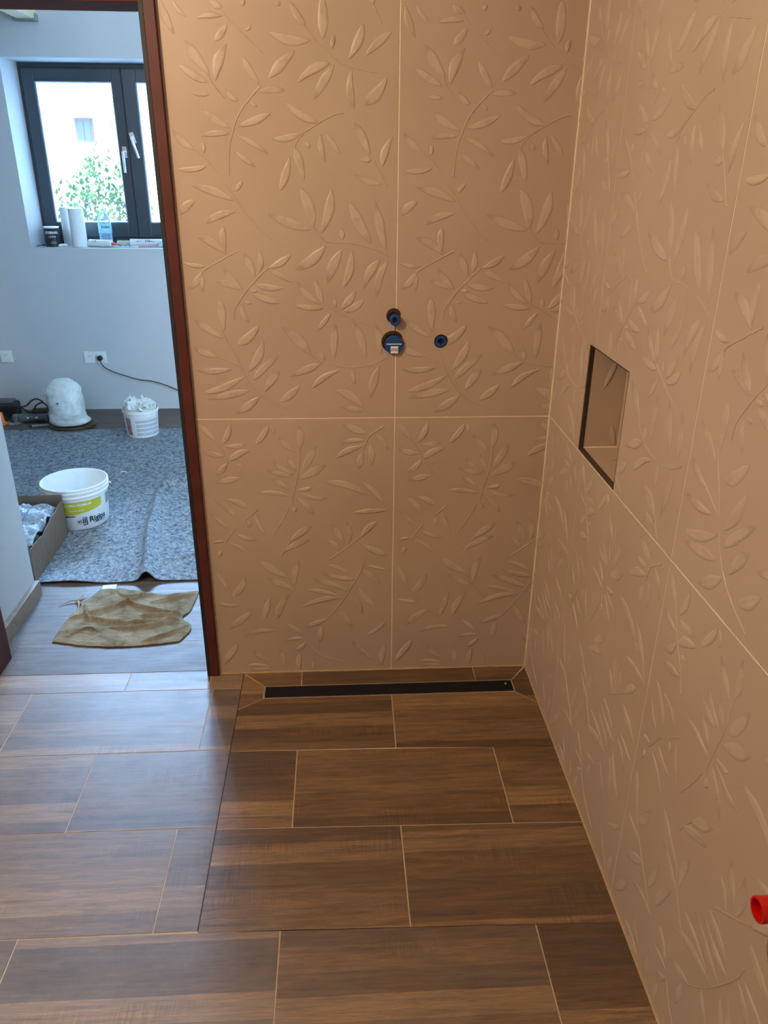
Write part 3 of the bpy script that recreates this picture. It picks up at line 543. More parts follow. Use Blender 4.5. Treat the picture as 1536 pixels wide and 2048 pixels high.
# linear drain let into the floor
dr = thing('shower_drain', 'long black linear shower drain with a thin steel rim in the floor', 'drain', (-.0115, -.113, 0))
hx, hy = (DX1-DX0)/2, (DY1-DY0)/2
b = bmesh.new()
for q in ((-hx, hx, -hy, -hy+.003), (-hx, hx, hy-.003, hy), (-hx, -hx+.003, -hy+.003, hy-.003), (hx-.003, hx, -hy+.003, hy-.003)): box(b, *q, -.002, .0012)
obj('rim', b, M['steel'], dr)
b = bmesh.new(); box(b, -hx+.004, hx-.004, -hy+.004, hy-.004, -.002, .0006); obj('grate', b, M['drain'], dr, bevel=.0006)
b = NB(hx-.028, hx-.022, .006, .016, .0006, .0012); obj('latch', b, M['steel'], dr)

# ------------------------------------------------------------------ door frame in the opening (no leaf hung)
df = thing('door_1', None, None, (0, 0, 0), kind='structure')
b = bmesh.new(); ph = DT
box(b, -.629, -.6005, -.014, .02, 0, ph+.03); box(b, DR-.0, -.629, -.004, .10, 0, ph); box(b, DR-.0, -.6005, .095, .135, 0, ph+.03)
obj('jamb', b, M['maroon'], df, bevel=.002)
b = bmesh.new(); box(b, -.641, -.629, -.012, .0, 0, ph-.005); obj('gasket', b, M['black_rub'], df, bevel=.001)
b = bmesh.new(); box(b, DL-.06, DL-.0, -.014, .02, 0, ph+.03); box(b, DL-.0, DL+.012, -.004, .13, 0, ph); box(b, DL-.03, DL, .095, .135, 0, ph+.03)
obj('jamb', b, M['maroon'], df, bevel=.002)
b = bmesh.new(); box(b, DL, DR, -.0135, .13, ph-.010, ph+.012)
obj('header', b, M['header'], df, bevel=.002)
b = bmesh.new(); box(b, DL-.05, -.629, -.014, .0, ph+.012, ph+.07); obj('gasket', b, M['black_rub'], df)  # black band standing in for the shadow groove above the header

# ------------------------------------------------------------------ far room shell
FY = 3.233; FL, FR = -4.6, 1.72; FH = 2.78
WX0, WX1, WZ0, WZ1 = -2.185, -.905, 1.10, 2.20
b = bmesh.new()
box(b, FL, WX0, FY, FY+.36, 0, FH); box(b, WX1, FR, FY, FY+.36, 0, FH); box(b, WX0, WX1, FY, FY+.36, 0, WZ0); box(b, WX0, WX1, FY, FY+.36, WZ1, FH)
struct('wall_far', b, M['white'])
# short return wall left of the doorway
struct('wall_hallway', NB(-1.62, -1.424, .136, .578, .0, FH), M['white'])
struct('wall_room_left', NB(FL-.1, FL, .12, FY+.3, 0, FH), M['white'])
struct('wall_room_right', NB(FR, FR+.1, .12, FY+.3, 0, FH), M['white'])
struct('wall_room_near', NB(FL, DL-1.19, .0, .12, 0, FH), M['white'])
struct('ceiling.001', NB(FL-.1, FR+.1, .12, FY+.36, FH, FH+.1), M['ceil'])
b = bmesh.new(); box(b, -1.424, -1.404, .136, .582, 0, .066); struct('baseboard_hallway', b, M['base'], bevel=.001)
# planks
bm = bmesh.new(); lay = bm.verts.layers.float_color.new('tile')
y = .022; k = 0
while y < FY:
    x = FL - random.uniform(0, 1.1); y1 = min(y+.192, FY)
    while x < FR:
        x1 = x+1.25; lo, hi = max(x, FL), min(x1, FR)
        if hi > lo:
            if y1 < .14: lo, hi = max(lo, DL), min(hi, DR)
            if hi > lo: prism(bm, inset(rect(lo, hi, y, y1), .0004), -.01, 0, lay, (random.random(), random.random(), .25, 1))
        x = x1
    y = y1
for f in prism(bm, rect(FL, FR, .022, FY), -.05, -.001): f.material_index = 1
struct('floor.001', bm, [M['plank'], M['seam']])
bb = thing('ceiling_beam', 'cream painted beam under the far room ceiling, top left', 'beam', (-1.975, 2.2, 2.47))
b = NB(-.055, .052, -2.0, 1.031, -.078, .305); obj('timber', b, M['beam'], bb, bevel=.006)
b = NB(-.075, .06, .985, 1.032, -.088, -.05); obj('bracket', b, M['plastic_g'], bb, bevel=.002)

# ------------------------------------------------------------------ window
wn = thing('window_1', None, None, (0, 0, 0), kind='structure')
y0 = 3.50
b = bmesh.new(); F0, F1 = y0+.012, y0+.075
for q in ((WX0, WX0+.045, WZ0, WZ1), (WX1-.045, WX1, WZ0, WZ1), (WX0+.045, WX1-.045, WZ1-.04, WZ1), (WX0+.045, WX1-.045, WZ0, WZ0+.055)): box(b, q[0], q[1], F0, F1, q[2], q[3])
obj('frame', b, M['anthra'], wn, bevel=.003)
def sash(x0, x1, z0, z1, hinge, ang, st):
    s = bpy.data.objects.new('sash', None)
    b = bmesh.new(); st0, st1 = st
    for q in ((x0, x0+st0, z0, z1), (x1-st1, x1, z0, z1), (x0+st0, x1-st1, z1-.078, z1), (x0+st0, x1-st1, z0, z0+.095)): box(b, q[0]-hinge, q[1]-hinge, -.002, .045, q[2], q[3])
    o = obj('sash', b, M['anthra'], wn, bevel=.004); o.location = (hinge, y0, 0); o.rotation_euler = (0, 0, ang)
    a0, a1, c0, c1 = x0+st0-hinge, x1-st1-hinge, z0+.095, z1-.078
    b = bmesh.new()
    for q in ((a0, a0+.006, c0, c1), (a1-.006, a1, c0, c1), (a0+.006, a1-.006, c1-.006, c1), (a0+.006, a1-.006, c0, c0+.006)): box(b, q[0], q[1], .006, .034, q[2], q[3])
    obj('gasket', b, M['gasket'], o)
    obj('pane', NB(a0+.004, a1-.004, .018, .022, c0+.004, c1-.004), M['glass'], o)
    return o
def handle(parent, x, z, tilt):
    b = bmesh.new(); box(b, -.014, .014, -.012, 0, -.034, .034)
    lathe(b, [(.009, 0), (.009, .042)], (0, -.008, 0), (0, -1, 0), 16, True, True)
    tube(b, [(0, -.045, .004), (0, -.050, -.03), (0, -.048, -.125)], [.010, .009, .008], 10)
    o = obj('handle', b, M['chrome'], parent, smooth=True); o.location = (x, -.001, z); o.rotation_euler = (0, tilt, 0); return o
s1 = sash(WX0+.022, -1.535, WZ0+.05, WZ1-.028, WX0+.022, 0, (.078, .066))
handle(s1, -1.566-(WX0+.022), 1.685, 0)
s2 = sash(-1.532, WX1-.022, WZ0+.05, WZ1-.028, WX1-.022, math.radians(1.5), (.088, .078))
handle(s2, -1.500-(WX1-.022), 1.77, -.26)
struct('trim_4', NB(WX0-.0, WX1, FY-.004, y0+.012, WZ0-.02, WZ0+.0015), M['white'])   # plastered sill

# ------------------------------------------------------------------ outdoors
b = NB(-40, 40, 3.6, 60, -3.2, -3.0); o = struct('ground', b, M['grass'])
hs = thing('house', 'white two storey house with grey roof edge seen through the window', 'house', (-4.8, 14, -3))
obj('wall', NB(-9, 8, 0, 8, 0, 5.75), M['stucco'], hs)
b = bmesh.new(); vsr = [b.verts.new(v) for v in ((-9.2, -.55, 5.70), (8.2, -.55, 5.05), (8.2, 4, 7.4), (-9.2, 4, 8.0), (-9.2, -.55, 5.82), (8.2, -.55, 5.17), (8.2, 4, 7.55), (-9.2, 4, 8.15))]
for f in ((0, 3, 2, 1), (4, 5, 6, 7), (0, 1, 5, 4), (2, 3, 7, 6), (0, 4, 7, 3), (1, 2, 6, 5)): b.faces.new([vsr[i] for i in f])
obj('roof', b, M['roof'], hs)
wf = obj('window', NB(-.16, .16, -.05, .02, 4.94, 5.34), M['hframe'], hs)
obj('pane', NB(-.11, -.01, -.06, -.04, 4.98, 5.30), M['hwin'], wf); obj('pane', NB(.01, .12, -.06, -.04, 4.98, 5.30), M['hwin'], wf)
obj('downspout', tube(bmesh.new(), [(.50, -.05, 5.3), (.52, -.06, 4.6), (.52, -.06, 0)], .03, 10), M['roof'], hs)
def shrub(x, y, zt, rad, n, label, seed):
    r = random.Random(seed); zb = -3.0
    t_ = thing('garden_shrub', label, 'shrub', (x, y, zb), group=None)
    b = bmesh.new()
    for i in range(n):
        a = r.uniform(0, 2*PI); rr = rad*math.sqrt(r.random()); z = r.uniform(0, 1)
        c = Vector((rr*math.cos(a), rr*math.sin(a)*.7, (zt-zb) - (rr/rad)**2*.55 - z*1.0 + .12*math.sin(a*3+rr*4)))
        s = r.uniform(.025, .05); R_ = Matrix.Rotation(r.uniform(0, 6), 3, 'Z') @ Matrix.Rotation(r.uniform(-1.1, 1.1), 3, 'X')
        q = [R_ @ Vector(v)*s for v in ((-.5, 0, 0), (0, -.9, .1), (.5, 0, 0), (0, 1.1, .15))]
        b.faces.new([b.verts.new(c+k_) for k_ in q])
    obj('foliage', b, M['leaf'], t_)
    b = bmesh.new()
    for i in range(5):
        a = i*1.3; tube(b, [(0, 0, 0), (.2*math.cos(a), .2*math.sin(a), 1.6), (.6*rad*math.cos(a), .5*rad*math.sin(a), zt-zb-.5)], [.05, .03, .012], 6)
    obj('stem', b, M['bark'], t_)
shrub(-2.75, 7.2, 1.72, .52, 2300, 'leafy green shrub filling the middle of the left window pane', 1)
shrub(-3.62, 7.9, 1.40, .42, 1500, 'green shrub low at the left edge of the left window pane', 2)
shrub(-1.55, 7.6, 1.55, .46, 1900, 'green shrub seen through the right window sash', 3)
shrub(-3.1, 5.9, 1.12, .34, 900, 'low sparse green shrub just above the window sill', 4)

# ------------------------------------------------------------------ pipe stubs in the back wall
def plug(name, label, hole, off, r, out, big=False, small=False):
    x, z, hr = hole
    t_ = thing(name, label, 'pipe plug', (x, 0, z), 0, None)
    b = bmesh.new(); lathe(b, [(hr-.0002, .001), (hr-.0002, .03), (hr*.3, .03)], (0, 0, 0), (0, 1, 0), 40); obj('hole_lining', b, M['clay'], t_, smooth=True)
    b = bmesh.new(); ox, oz = off
    lathe(b, [(r*.92, .05), (r*.92, -out+.004), (r, -out+.004), (r, -out+.001), (r-.001, -out), (r*.55, -out), (r*.5, -out+(.004 if not big else 0)), (0.0001, -out+(.004 if not big else 0))], (ox, 0, oz), (0, 1, 0), 40)
    cap = obj('cap', b, M['blue'], t_, smooth=True)
    if big:
        obj('rib', NB(ox-.8*r, ox+.8*r, -out-.0016, -out, oz+.002, oz+.0042), M['plastic_w'], cap)
        st = obj('sticker', NB(ox-.0105+.001, ox+.0125, -out-.0012, -out, oz-.024, oz-.0035), M['paper'], cap)
        tb = text_bm('Ø35', .0115, .0002)
        for v in tb.verts: v.co = Vector((ox+.0018+v.co.x, -out-.0015, oz-.0138+v.co.y))
        obj('lettering', tb, M['ink'], cap)
    else:
        b = bmesh.new(); lathe(b, [(.0001, 0), (r*.42, 0)], (ox, -out-.0003+.004 if not small else -out+.003, oz), (0, 1, 0), 24); obj('socket', b, M['drain'], cap)
    return t_
t1 = plug('pipe_plug', 'small round blue plug with a black centre, above the larger labelled one', HOLES[0], (.0025, -.0095), .0160, .019)
t2 = plug('pipe_plug', 'largest round blue plug, with a white Ø35 sticker', HOLES[1], (.0030, -.0075), .0275, .010, big=True)
t3 = plug('pipe_plug', 'small dark blue plug recessed alone in the wall, right of the other two', HOLES[2], (-.001, 0), .0175, -.004, small=True)
b = bmesh.new(); tube(b, [(-.003, -.0004, 1.213), (-.0015, -.0004, 1.204), (-.0025, -.0004, 1.196), (-.001, -.0004, 1.189)], .0011, 6)
struct('trim_5', b, M['black_rub'])
# ------------------------------------------------------------------ red plug and rough hole on the right wall
r_ = thing('red_pipe_plug', 'bright red plastic pipe plug sticking out low on the right wall', 'pipe plug', (W, -1.492, .630))
b = bmesh.new(); lathe(b, [(.0155, .040), (.019, .040), (.0195, .037), (.0185, 0), (.0185, -.02)], (0, 0, 0), (-1, 0, 0), 32); lathe(b, [(.0155, .040), (.0150, .012), (.0001, .012)], (0, 0, 0), (-1, 0, 0), 32)
obj('cap', b, M['red'], r_, smooth=True)
b = bmesh.new(); lathe(b, [(.0145, .0125), (.0001, .0125)], (0, 0, 0), (-1, 0, 0), 32); obj('cap_floor', b, M['red_dk'], r_)
b = bmesh.new(); tube(b, [(-.012, .004, .018), (-.010, .006, .021), (-.004, .006, .021)], .0022, 6); obj('tab', b, M['red_dk'], r_)
b = bmesh.new(); rg = []
for i in range(30):
    a = 2*PI*i/30; rr = .034*(1+.16*noise.noise((math.cos(a)*2, math.sin(a)*2, 3)))
    rg.append(b.verts.new((-.0045+.002*noise.noise((a*3, 1, 2)), rr*math.cos(a), rr*math.sin(a))))
rg2 = [b.verts.new((.001, v.co.y*1.12, v.co.z*1.12)) for v in rg]; bridge(b, rg, rg2); b.faces.new(rg)
mo = obj('mortar_patch', b, M['mortar']); mo.location = (W, -1.522, .550); tag(mo, 'rough grey mortar patch on the right wall just under the red plug', 'mortar')

# ------------------------------------------------------------------ sockets
def socket(name, label, x, z, n):
    t_ = thing(name, label, 'socket', (x, FY, z))
    w_ = .073*n; obj('frame', NB(-w_/2-.003, w_/2+.003, -.008, .001, -.0405, .0405), M['plastic_w'], t_, bevel=.002)
    for i in range(n):
        cx = -w_/2+.0365+.073*i
        b = bmesh.new(); box(b, cx-.0285, cx+.0285, -.0105, -.008, -.0285, .0285); ins = obj('insert', b, M['plastic_w'], t_, bevel=.001)
        b = bmesh.new(); lathe(b, [(.0195, -.0108), (.0185, -.007), (.0001, -.007)], (cx, 0, 0), (0, 1, 0), 28); obj('well', b, M['plastic_g'], ins, smooth=True)
        b = bmesh.new()
        for dx in (-.0095, .0095): lathe(b, [(.0024, -.0072), (.0001, -.0072)], (cx+dx, 0, -.001), (0, 1, 0), 10)
        lathe(b, [(.0024, -.007), (.0024, -.016), (.0001, -.0165)], (cx, 0, .010), (0, 1, 0), 10)
        obj('contact', b, M['black'], ins)
    return t_
socket('wall_socket', 'single white wall socket low on the far wall, at the left edge', -2.478, .385, 1)
socket('wall_socket', 'double white wall socket with a black plug in its right half', -1.872, .375, 2)
pc = thing('power_cable', 'thin black cable and plug running right from the double socket', 'cable', (-1.836, FY, .374))
b = bmesh.new(); lathe(b, [(.017, -.008), (.0185, -.012), (.0175, -.032), (.011, -.038), (.0001, -.039)], (0, 0, 0), (0, 1, 0), 24); obj('plug', b, M['black'], pc, smooth=True)
cp = [(0, -.030, -.012), (.02, -.034, -.055), (.075, -.030, -.092), (.15, -.024, -.122), (.25, -.02, -.155), (.34, -.018, -.168), (.43, -.018, -.195), (.53, -.018, -.238), (.62, -.02, -.25), (.9, -.03, -.30), (1.3, -.04, -.366)]
obj('wire', tube(bmesh.new(), spline(cp, 6), .0033, 8), M['black'], pc, smooth=True)

# ------------------------------------------------------------------ things on the window sill
SZ = WZ0+.0015
tn = thing('paint_tin', 'small black paint tin with white lettering on the left of the window sill', 'tin', (-2.082, 3.365, SZ))
b = bmesh.new(); lathe(b, [(.046, 0), (.0485, .002), (.0485, .118), (.0495, .120), (.0495, .124)], n=40, cap0=True); obj('can', b, simple('black_tin_print', (.02, .022, .026), .4), tn, smooth=True)
b = bmesh.new(); lathe(b, [(.0505, .118), (.0505, .126), (.047, .127), (.045, .123), (.0001, .123)], n=40); obj('lid', b, M['plastic_w'], tn, smooth=True)
ca = math.atan2(-2.26-3.365, -.166+2.082)
obj('lettering', wrap(text_bm('ETERNAL', .0215, .0007), .0490, ca, .090), M['paper'], tn)
obj('lettering', wrap(text_bm('mg barvy', .0125, .0002), .0490, ca, .066), M['paper'], tn)
b = bmesh.new()
for zz, ww in ((.030, .022), (.022, .026)):
    q = [(-ww, zz), (ww*.6, zz), (ww*.6, zz+.003), (-ww, zz+.003)]
    P0 = [[b.verts.new((.0490*math.cos(ca+.2+(-ww+1.6*ww*i/10)/.049), .0490*math.sin(ca+.2+(-ww+1.6*ww*i/10)/.049), z)) for z in (zz, zz+.003)] for i in range(11)]
    for i in range(10): b.faces.new((P0[i][0], P0[i+1][0], P0[i+1][1], P0[i][1]))
obj('printed_lines', b, M['plastic_g'], tn)
for lb, x, y, h in (('white paper towel roll standing nearest the sill edge, right of the other roll', -1.895, 3.335, .243), ('white paper towel roll standing behind and left of the front roll', -1.985, 3.445, .245)):
    t_ = thing('paper_roll', lb, 'paper roll', (x, y, SZ), 0, None)
    b = bmesh.new(); lathe(b, [(.018, .0), (.0475, .0), (.0485, .002), (.0485, h-.002), (.0475, h), (.018, h), (.018, 0)], n=44); obj('paper', b, M['roll'], t_, smooth=True)
    b = bmesh.new(); lathe(b, [(.0178, .001), (.0178, h-.001), (.0165, h-.001), (.0165, .001)], n=24); obj('core', b, M['card'], t_, smooth=True)
bt = thing('water_bottle', 'clear plastic water bottle with a pale blue label on the sill', 'bottle', (-1.745, 3.435, SZ))
b = bmesh.new(); pr = [(.030, .002), (.042, .004), (.0435, .02)]
for i in range(5): pr += [(.0435, .03+.012*i), (.0415, .036+.012*i)]
pr += [(.0435, .092), (.0435, .145), (.041, .165), (.032, .190), (.018, .212), (.0135, .220), (.0135, .232)]
lathe(b, pr, n=40, cap0=True); obj('body', b, M['bottle'], bt, smooth='all')
b = bmesh.new(); lathe(b, [(.044, .082), (.044, .140)], n=40); lb = obj('label', b, M['cyan'], bt, smooth='all')
obj('lettering', wrap(text_bm('Dobra', .022, .0006), .0443, ca+.03, .122), M['navy'], lb)
b = bmesh.new(); lathe(b, [(.0155, .222), (.0155, .240), (.0001, .241)], n=24); obj('cap', b, M['plastic_w'], bt, smooth=True)
def cartridge(label, loc, rz, L_, nozzle, txt):
    t_ = thing('sealant_cartridge', label, 'cartridge', loc, rz)
    b = bmesh.new(); lathe(b, [(.020, 0), (.0235, 0), (.0240, .003), (.0240, L_-.006), (.0235, L_), (.010, L_+.003)], (0, 0, .024), (1, 0, 0), 32, True); body = obj('tube', b, M['plastic_w'], t_, smooth=True)
    if nozzle:
        b = bmesh.new(); lathe(b, [(.011, L_), (.011, L_+.010), (.0085, L_+.012), (.003, L_+.055), (.0001, L_+.055)], (0, 0, .024), (1, 0, 0), 20); obj('nozzle', b, simple('orange_red_nozzle', (.75, .14, .05), .4), t_, smooth=True)
    for s, sz, a, x0 in txt:
        tb = text_bm(s, sz, .0008)
        for v in tb.verts:
            aa = a + v.co.y/.0243; x = x0+v.co.x; v.co = Vector((x, -.0243*math.cos(aa), .024+.0243*math.sin(aa)))
        obj('lettering', tb, M['navy'], body)
    return t_
cartridge('white and blue sealant cartridge with an orange red nozzle lying on the sill', (-1.835, 3.345, SZ), -.28, .165, True, [('FIX', .024, .75, .045)])
cartridge('white cartridge with dark lettering lying at the right end of the sill', (-1.572, 3.385, SZ), -.02, .215, False, [('UNIVERSAL', .0235, .55, .105)])
b = bmesh.new(); lathe(b, [(.0001, 0), (.017, 0), (.018, .002), (.018, .088), (.016, .090), (.0001, .090)], (-.045, 0, .018), (1, 0, 0), 28)
o = obj('beige_tube', b, M['beige'], smooth=True); o.location = (-1.622, 3.412, SZ); tag(o, 'short beige tube lying between the bottle and the white cartridge', 'tube')
def crumple(name, loc, sx, sy, h, mat, nx=22, ny=14, seed=0, sc=30, rz=0, thick=0):
    b = bmesh.new(); V = []
    for j in range(ny+1):
        row = []
        for i in range(nx+1):
            u, v = i/nx*2-1, j/ny*2-1
            p = Vector((u*sx*(1-.12*abs(noise.noise((v*2, seed, 1)))), v*sy*(1-.15*abs(noise.noise((u*2, seed, 5)))), 0))
            e = max(0, 1-(u*u)**2)*max(0, 1-(v*v)**2)
            p.z = .0008 + h*e**.6*(.45+.9*abs(noise.noise((p.x*sc+seed, p.y*sc, seed))) + .35*abs(noise.noise((p.x*sc*2.3, p.y*sc*2.3+seed, 2))))
            row.append(b.verts.new(p))
        V.append(row)
    for j in range(ny):
        for i in range(nx): b.faces.new((V[j][i], V[j][i+1], V[j+1][i+1], V[j+1][i]))
    o = obj(name, b, mat); o.location = loc; o.rotation_euler = (0, 0, rz)
    md = o.modifiers.new('t', 'SOLIDIFY'); md.thickness = thick or .0006; md.offset = 1
    return o
tag(crumple('plastic_wrapper', (-1.62, 3.292, SZ), .085, .022, .014, M['foil'], seed=3), 'crumpled clear plastic wrapper at the sill edge, right of the orange red nozzle', 'wrapper')
bs = thing('paint_brush', 'thin brush with a pale red handle and green end at the right of the sill', 'brush', (-1.50, 3.292, SZ), .10)
b = bmesh.new(); tube(b, spline([(0, 0, .006), (.05, 0, .008), (.12, 0, .007)], 4), .0062, 10); obj('handle', b, M['pink'], bs, smooth=True)
b = bmesh.new(); tube(b, [(.12, 0, .008), (.15, 0, .010), (.21, .002, .010), (.215, .002, .010)], [.007, .011, .010, .006], 12); obj('grip', b, M['green'], bs, smooth=True)
b = bmesh.new(); tube(b, [(-.045, 0, .005), (0, 0, .006)], [.0045, .006], 8); obj('bristles', b, M['plastic_w'], bs, smooth=True)
tag(crumple('plastic_bag', (-1.335, 3.315, SZ), .05, .03, .045, M['foil'], seed=9), 'clear bag lying at the right end of the sill against the door frame edge', 'bag')
b = bmesh.new(); tube(b, spline([(-.025, 0, .010), (0, .004, .013), (.022, .0, .012), (.032, -.003, .010)], 5), [.006]+[.010]*14+[.005], 10)
o = obj('putty_lump', b, M['plastic_w'], smooth=True); o.location = (-2.012, 3.33, SZ-.003); o.rotation_euler = (0, 0, .6); tag(o, 'small whitish lump on the sill between the black tin and the rolls', 'lump')
b = bmesh.new(); rd = random.Random(4); tube(b, spline([(rd.uniform(-.03, .03), rd.uniform(-.015, .015), .004+.012*rd.random()) for _ in range(9)], 5), .0018, 6)
o = obj('wire_scrap', b, M['black'], smooth=True); o.location = (-2.150, 3.32, SZ); tag(o, 'tangled bit of dark wire in the left corner of the sill', 'wire')

# ------------------------------------------------------------------ grey felt on the far room floor
ridge = [Vector(p) for p in ((-.995, .655), (-1.03, .85), (-1.085, 1.15), (-1.11, 1.40), (-1.135, 1.62), (-1.09, 1.70), (-.99, 1.76), (-.82, 1.86))]
ridge2 = [Vector(p) for p in ((-.93, .84), (-.80, .90), (-.60, .99))]
def seg(p, line):
    best = 9; bt_ = 0; n = len(line)-1
    for i in range(n):
        a, c = line[i], line[i+1]; d = c-a; t = max(0, min(1, (p-a).dot(d)/d.length_squared)); q = (a+d*t-p)
        if q.length < best: best = q.length; bt_ = (i+t)/n
    return best, bt_
def felt_z(x, y):
    p = Vector((x, y)); d, t = seg(p, ridge)
    wd = .021 if t > .06 else .028; hh = .042*(1-.30*t)*(1+.2*math.sin(9*t))
    z = hh*math.exp(-(d/wd)**2)
    if d < .25: z += .006*math.exp(-(d/.09)**2)
    if t > .62: z += .055*math.exp(-((d-.01)/.045)**2)*abs(noise.noise((x*20, y*20, 4)))
    d2, t2 = seg(p, ridge2); z += .034*(.25+.75*t2)*math.exp(-(d2/.020)**2)
    z += .0025*(1+noise.noise((x*3, y*3, 0))) + .0012*(1+noise.noise((x*11, y*11, 3)))
    z += .009*math.exp(-((y-.665)/.04)**2)*max(0, math.sin(x*9.2+1.2))**2
    return z
b = bmesh.new(); NXF, NYF = 300, 260; V = []
for j in range(NYF+1):
    row = []; tt = j/NYF; y = .665+(2.745-.665)*tt**1.15
    for i in range(NXF+1):
        x = -2.75+3.1*i/NXF
        yy = y + ((.010*noise.noise((x*4, 0, 0))+.004*math.sin(7*x)-.010*(x+1.4)*.3) if j < 30 else 0)*(1-min(1, j/30)) + (.02*noise.noise((x*2.5, 9, 0))+.012*noise.noise((x*9, 9, 0)))*tt**8
        row.append(b.verts.new((x, yy, .001+felt_z(x, yy))))
    V.append(row)
for j in range(NYF):
    for i in range(NXF): b.faces.new((V[j][i], V[j][i+1], V[j+1][i+1], V[j+1][i]))
fo = obj('felt_sheet', b, M['felt'], smooth='all'); md = fo.modifiers.new('t', 'SOLIDIFY'); md.thickness = .0035; md.offset = 1
tag(fo, 'large creased grey felt sheet covering the far room floor', 'floor covering')
FZ = .0095

# ------------------------------------------------------------------ big white bucket
bk = thing('bucket', 'large open white bucket with a lime green label, behind the cardboard box', 'bucket', (-1.462, 1.305, FZ))
b = bmesh.new(); H_ = .212; R0, R1 = .137, .153
lathe(b, [(.0001, .004), (R0-.008, .004), (R0-.003, 0), (R0, .004), (R1-.003, H_-.045), (R1+.003, H_-.043), (R1+.003, H_-.040), (R1-.001, H_-.036), (R1, H_-.024), (R1+.0045, H_-.022), (R1+.0045, H_-.018), (R1+.001, H_-.016), (R1+.001, H_-.006), (R1+.004, H_-.003), (R1+.002, H_), (R1-.001, H_), (R1-.003, H_-.006), (R0-.003, .010), (R0-.010, .007), (.0001, .007)], n=72)
body = obj('body', b, M['plastic_w'], bk, smooth=True)
ca = math.atan2(-2.26-1.305, -.166+1.462)
def patch(poly_fn, a0, a1, off, mat, name, n=40):
    b = bmesh.new(); P0 = []
    for i in range(n+1):
        a = a0+(a1-a0)*i/n; lo, hi = poly_fn(i/n)
        P0.append([b.verts.new(((R0+(R1-R0)*z/H_+off)*math.cos(a), (R0+(R1-R0)*z/H_+off)*math.sin(a), z)) for z in (lo, (lo+hi)/2, hi)])
    for i in range(n):
        for k in range(2): b.faces.new((P0[i][k], P0[i+1][k], P0[i+1][k+1], P0[i][k+1]))
    return obj(name, b, mat, body, smooth='all')
dg = math.radians
patch(lambda t: (.078+.028*t*t if t < .985 else .112, .150), ca-dg(62), ca+dg(46), .0006, M['lime'], 'label')
patch(lambda t: (.068+.006*t, .078+.006*t*(1-t)), ca-dg(62), ca-dg(8), .0006, M['navy'], 'label_stripe')
patch(lambda t: (.095, .150), ca+dg(60), ca+dg(76), .0006, M['plastic_g'], 'label_panel')
patch(lambda t: (.115, .155), ca+dg(77), ca+dg(84), .0006, M['lime'], 'label_panel')
def btxt(s, size, ang, z, mat, bold=0.0006, off=.0012):
    tb = text_bm(s, size, bold); Rz = R0+(R1-R0)*z/H_+off
    for v in tb.verts:
        zz = z+v.co.y; a = ca+dg(ang)+v.co.x/Rz; R_ = R0+(R1-R0)*zz/H_+off; v.co = Vector((R_*math.cos(a), R_*math.sin(a), zz))
    return obj('lettering', tb, mat, body)
btxt('Rigips', .040, 35, .048, M['navy'], .0012)
btxt('SAINT-GOBAIN', .0105, 40, .027, M['navy'], .0001)
btxt('DOMIX PREMIUM', .0165, -1, .133, M['paper'], .0004)
btxt('hotova sterka', .0125, -4, .106, M['paper'], .0002)
b = bmesh.new()
for k, x0 in enumerate((.0095, .0175, .0255)):
    for z0, z1 in (((.024, .066),) if k == 2 else ((.022, .030), (.033, .060), (.062, .067))):
        V4 = []
        for (xx, zz) in ((x0, z0), (x0+.0055, z0), (x0+.0055, z1), (x0, z1)):
            R_ = R0+(R1-R0)*zz/H_+.0008; a = ca+dg(0)+xx/R_; V4.append(b.verts.new((R_*math.cos(a), R_*math.sin(a), zz)))
        b.faces.new(V4)
for rr, thk in ((.0150, .0012), (.0075, .0010)):     # globe outline: rings and continents as small blobs
    n = 32; A1 = []; A2 = []
    for i in range(n):
        t = 2*PI*i/n
        for rad, A in ((rr, A1), (rr-thk, A2)):
            zz = .045+rad*math.sin(t)*.85; R_ = R0+(R1-R0)*zz/H_+.0010; a = ca-dg(1)+(rad*math.cos(t) if rr > .01 else rad*math.cos(t)*.6)/R_; A.append(b.verts.new((R_*math.cos(a), R_*math.sin(a), zz)))
    bridge(b, A1, A2)
for (xx, zz, s) in ((-.006, .047, .004), (-.003, .041, .003), (.003, .050, .0035), (.006, .042, .003)):
    V4 = []
    for i in range(7):
        t = 2*PI*i/7; z_ = zz+s*math.sin(t)*(1+.3*math.cos(3*t)); R_ = R0+(R1-R0)*z_/H_+.0011; a = ca-dg(1)+(xx+s*math.cos(t))/R_; V4.append(b.verts.new((R_*math.cos(a), R_*math.sin(a), z_)))
    b.faces.new(V4)
obj('logo', b, M['navy'], body)
ha = ca+dg(84); b = bmesh.new(); pts = []
for i in range(25):
    t = i/24; a = ha + PI*t; R_ = R1+.006+.006*math.sin(PI*t); pts.append((R_*math.cos(a), R_*math.sin(a), H_-.030-.035*math.sin(PI*t)))
pts = [(pts[0][0]*.985, pts[0][1]*.985, pts[0][2])]+[(pts[0][0]*1.05, pts[0][1]*1.05, pts[0][2]-.008)]+pts[2:-2]+[(pts[-1][0]*.985, pts[-1][1]*.985, pts[-1][2])]
obj('handle', tube(b, pts, .0018, 8), M['chrome'], bk, smooth=True)
b = bmesh.new(); ew = Vector((math.cos(ha), math.sin(ha), 0)); tn_ = Vector((-ew.y, ew.x, 0))
tube(b, spline([ew*(R1)+Vector((0, 0, H_-.022)), ew*(R1+.016)+Vector((0, 0, H_-.020)), ew*(R1+.020)+Vector((0, 0, H_-.034)), ew*(R1+.003)+Vector((0, 0, H_-.045))], 6), .0018, 8)
obj('ear', b, M['toolgrey'], bk, smooth=True)
b = bmesh.new(); rd = random.Random(5)
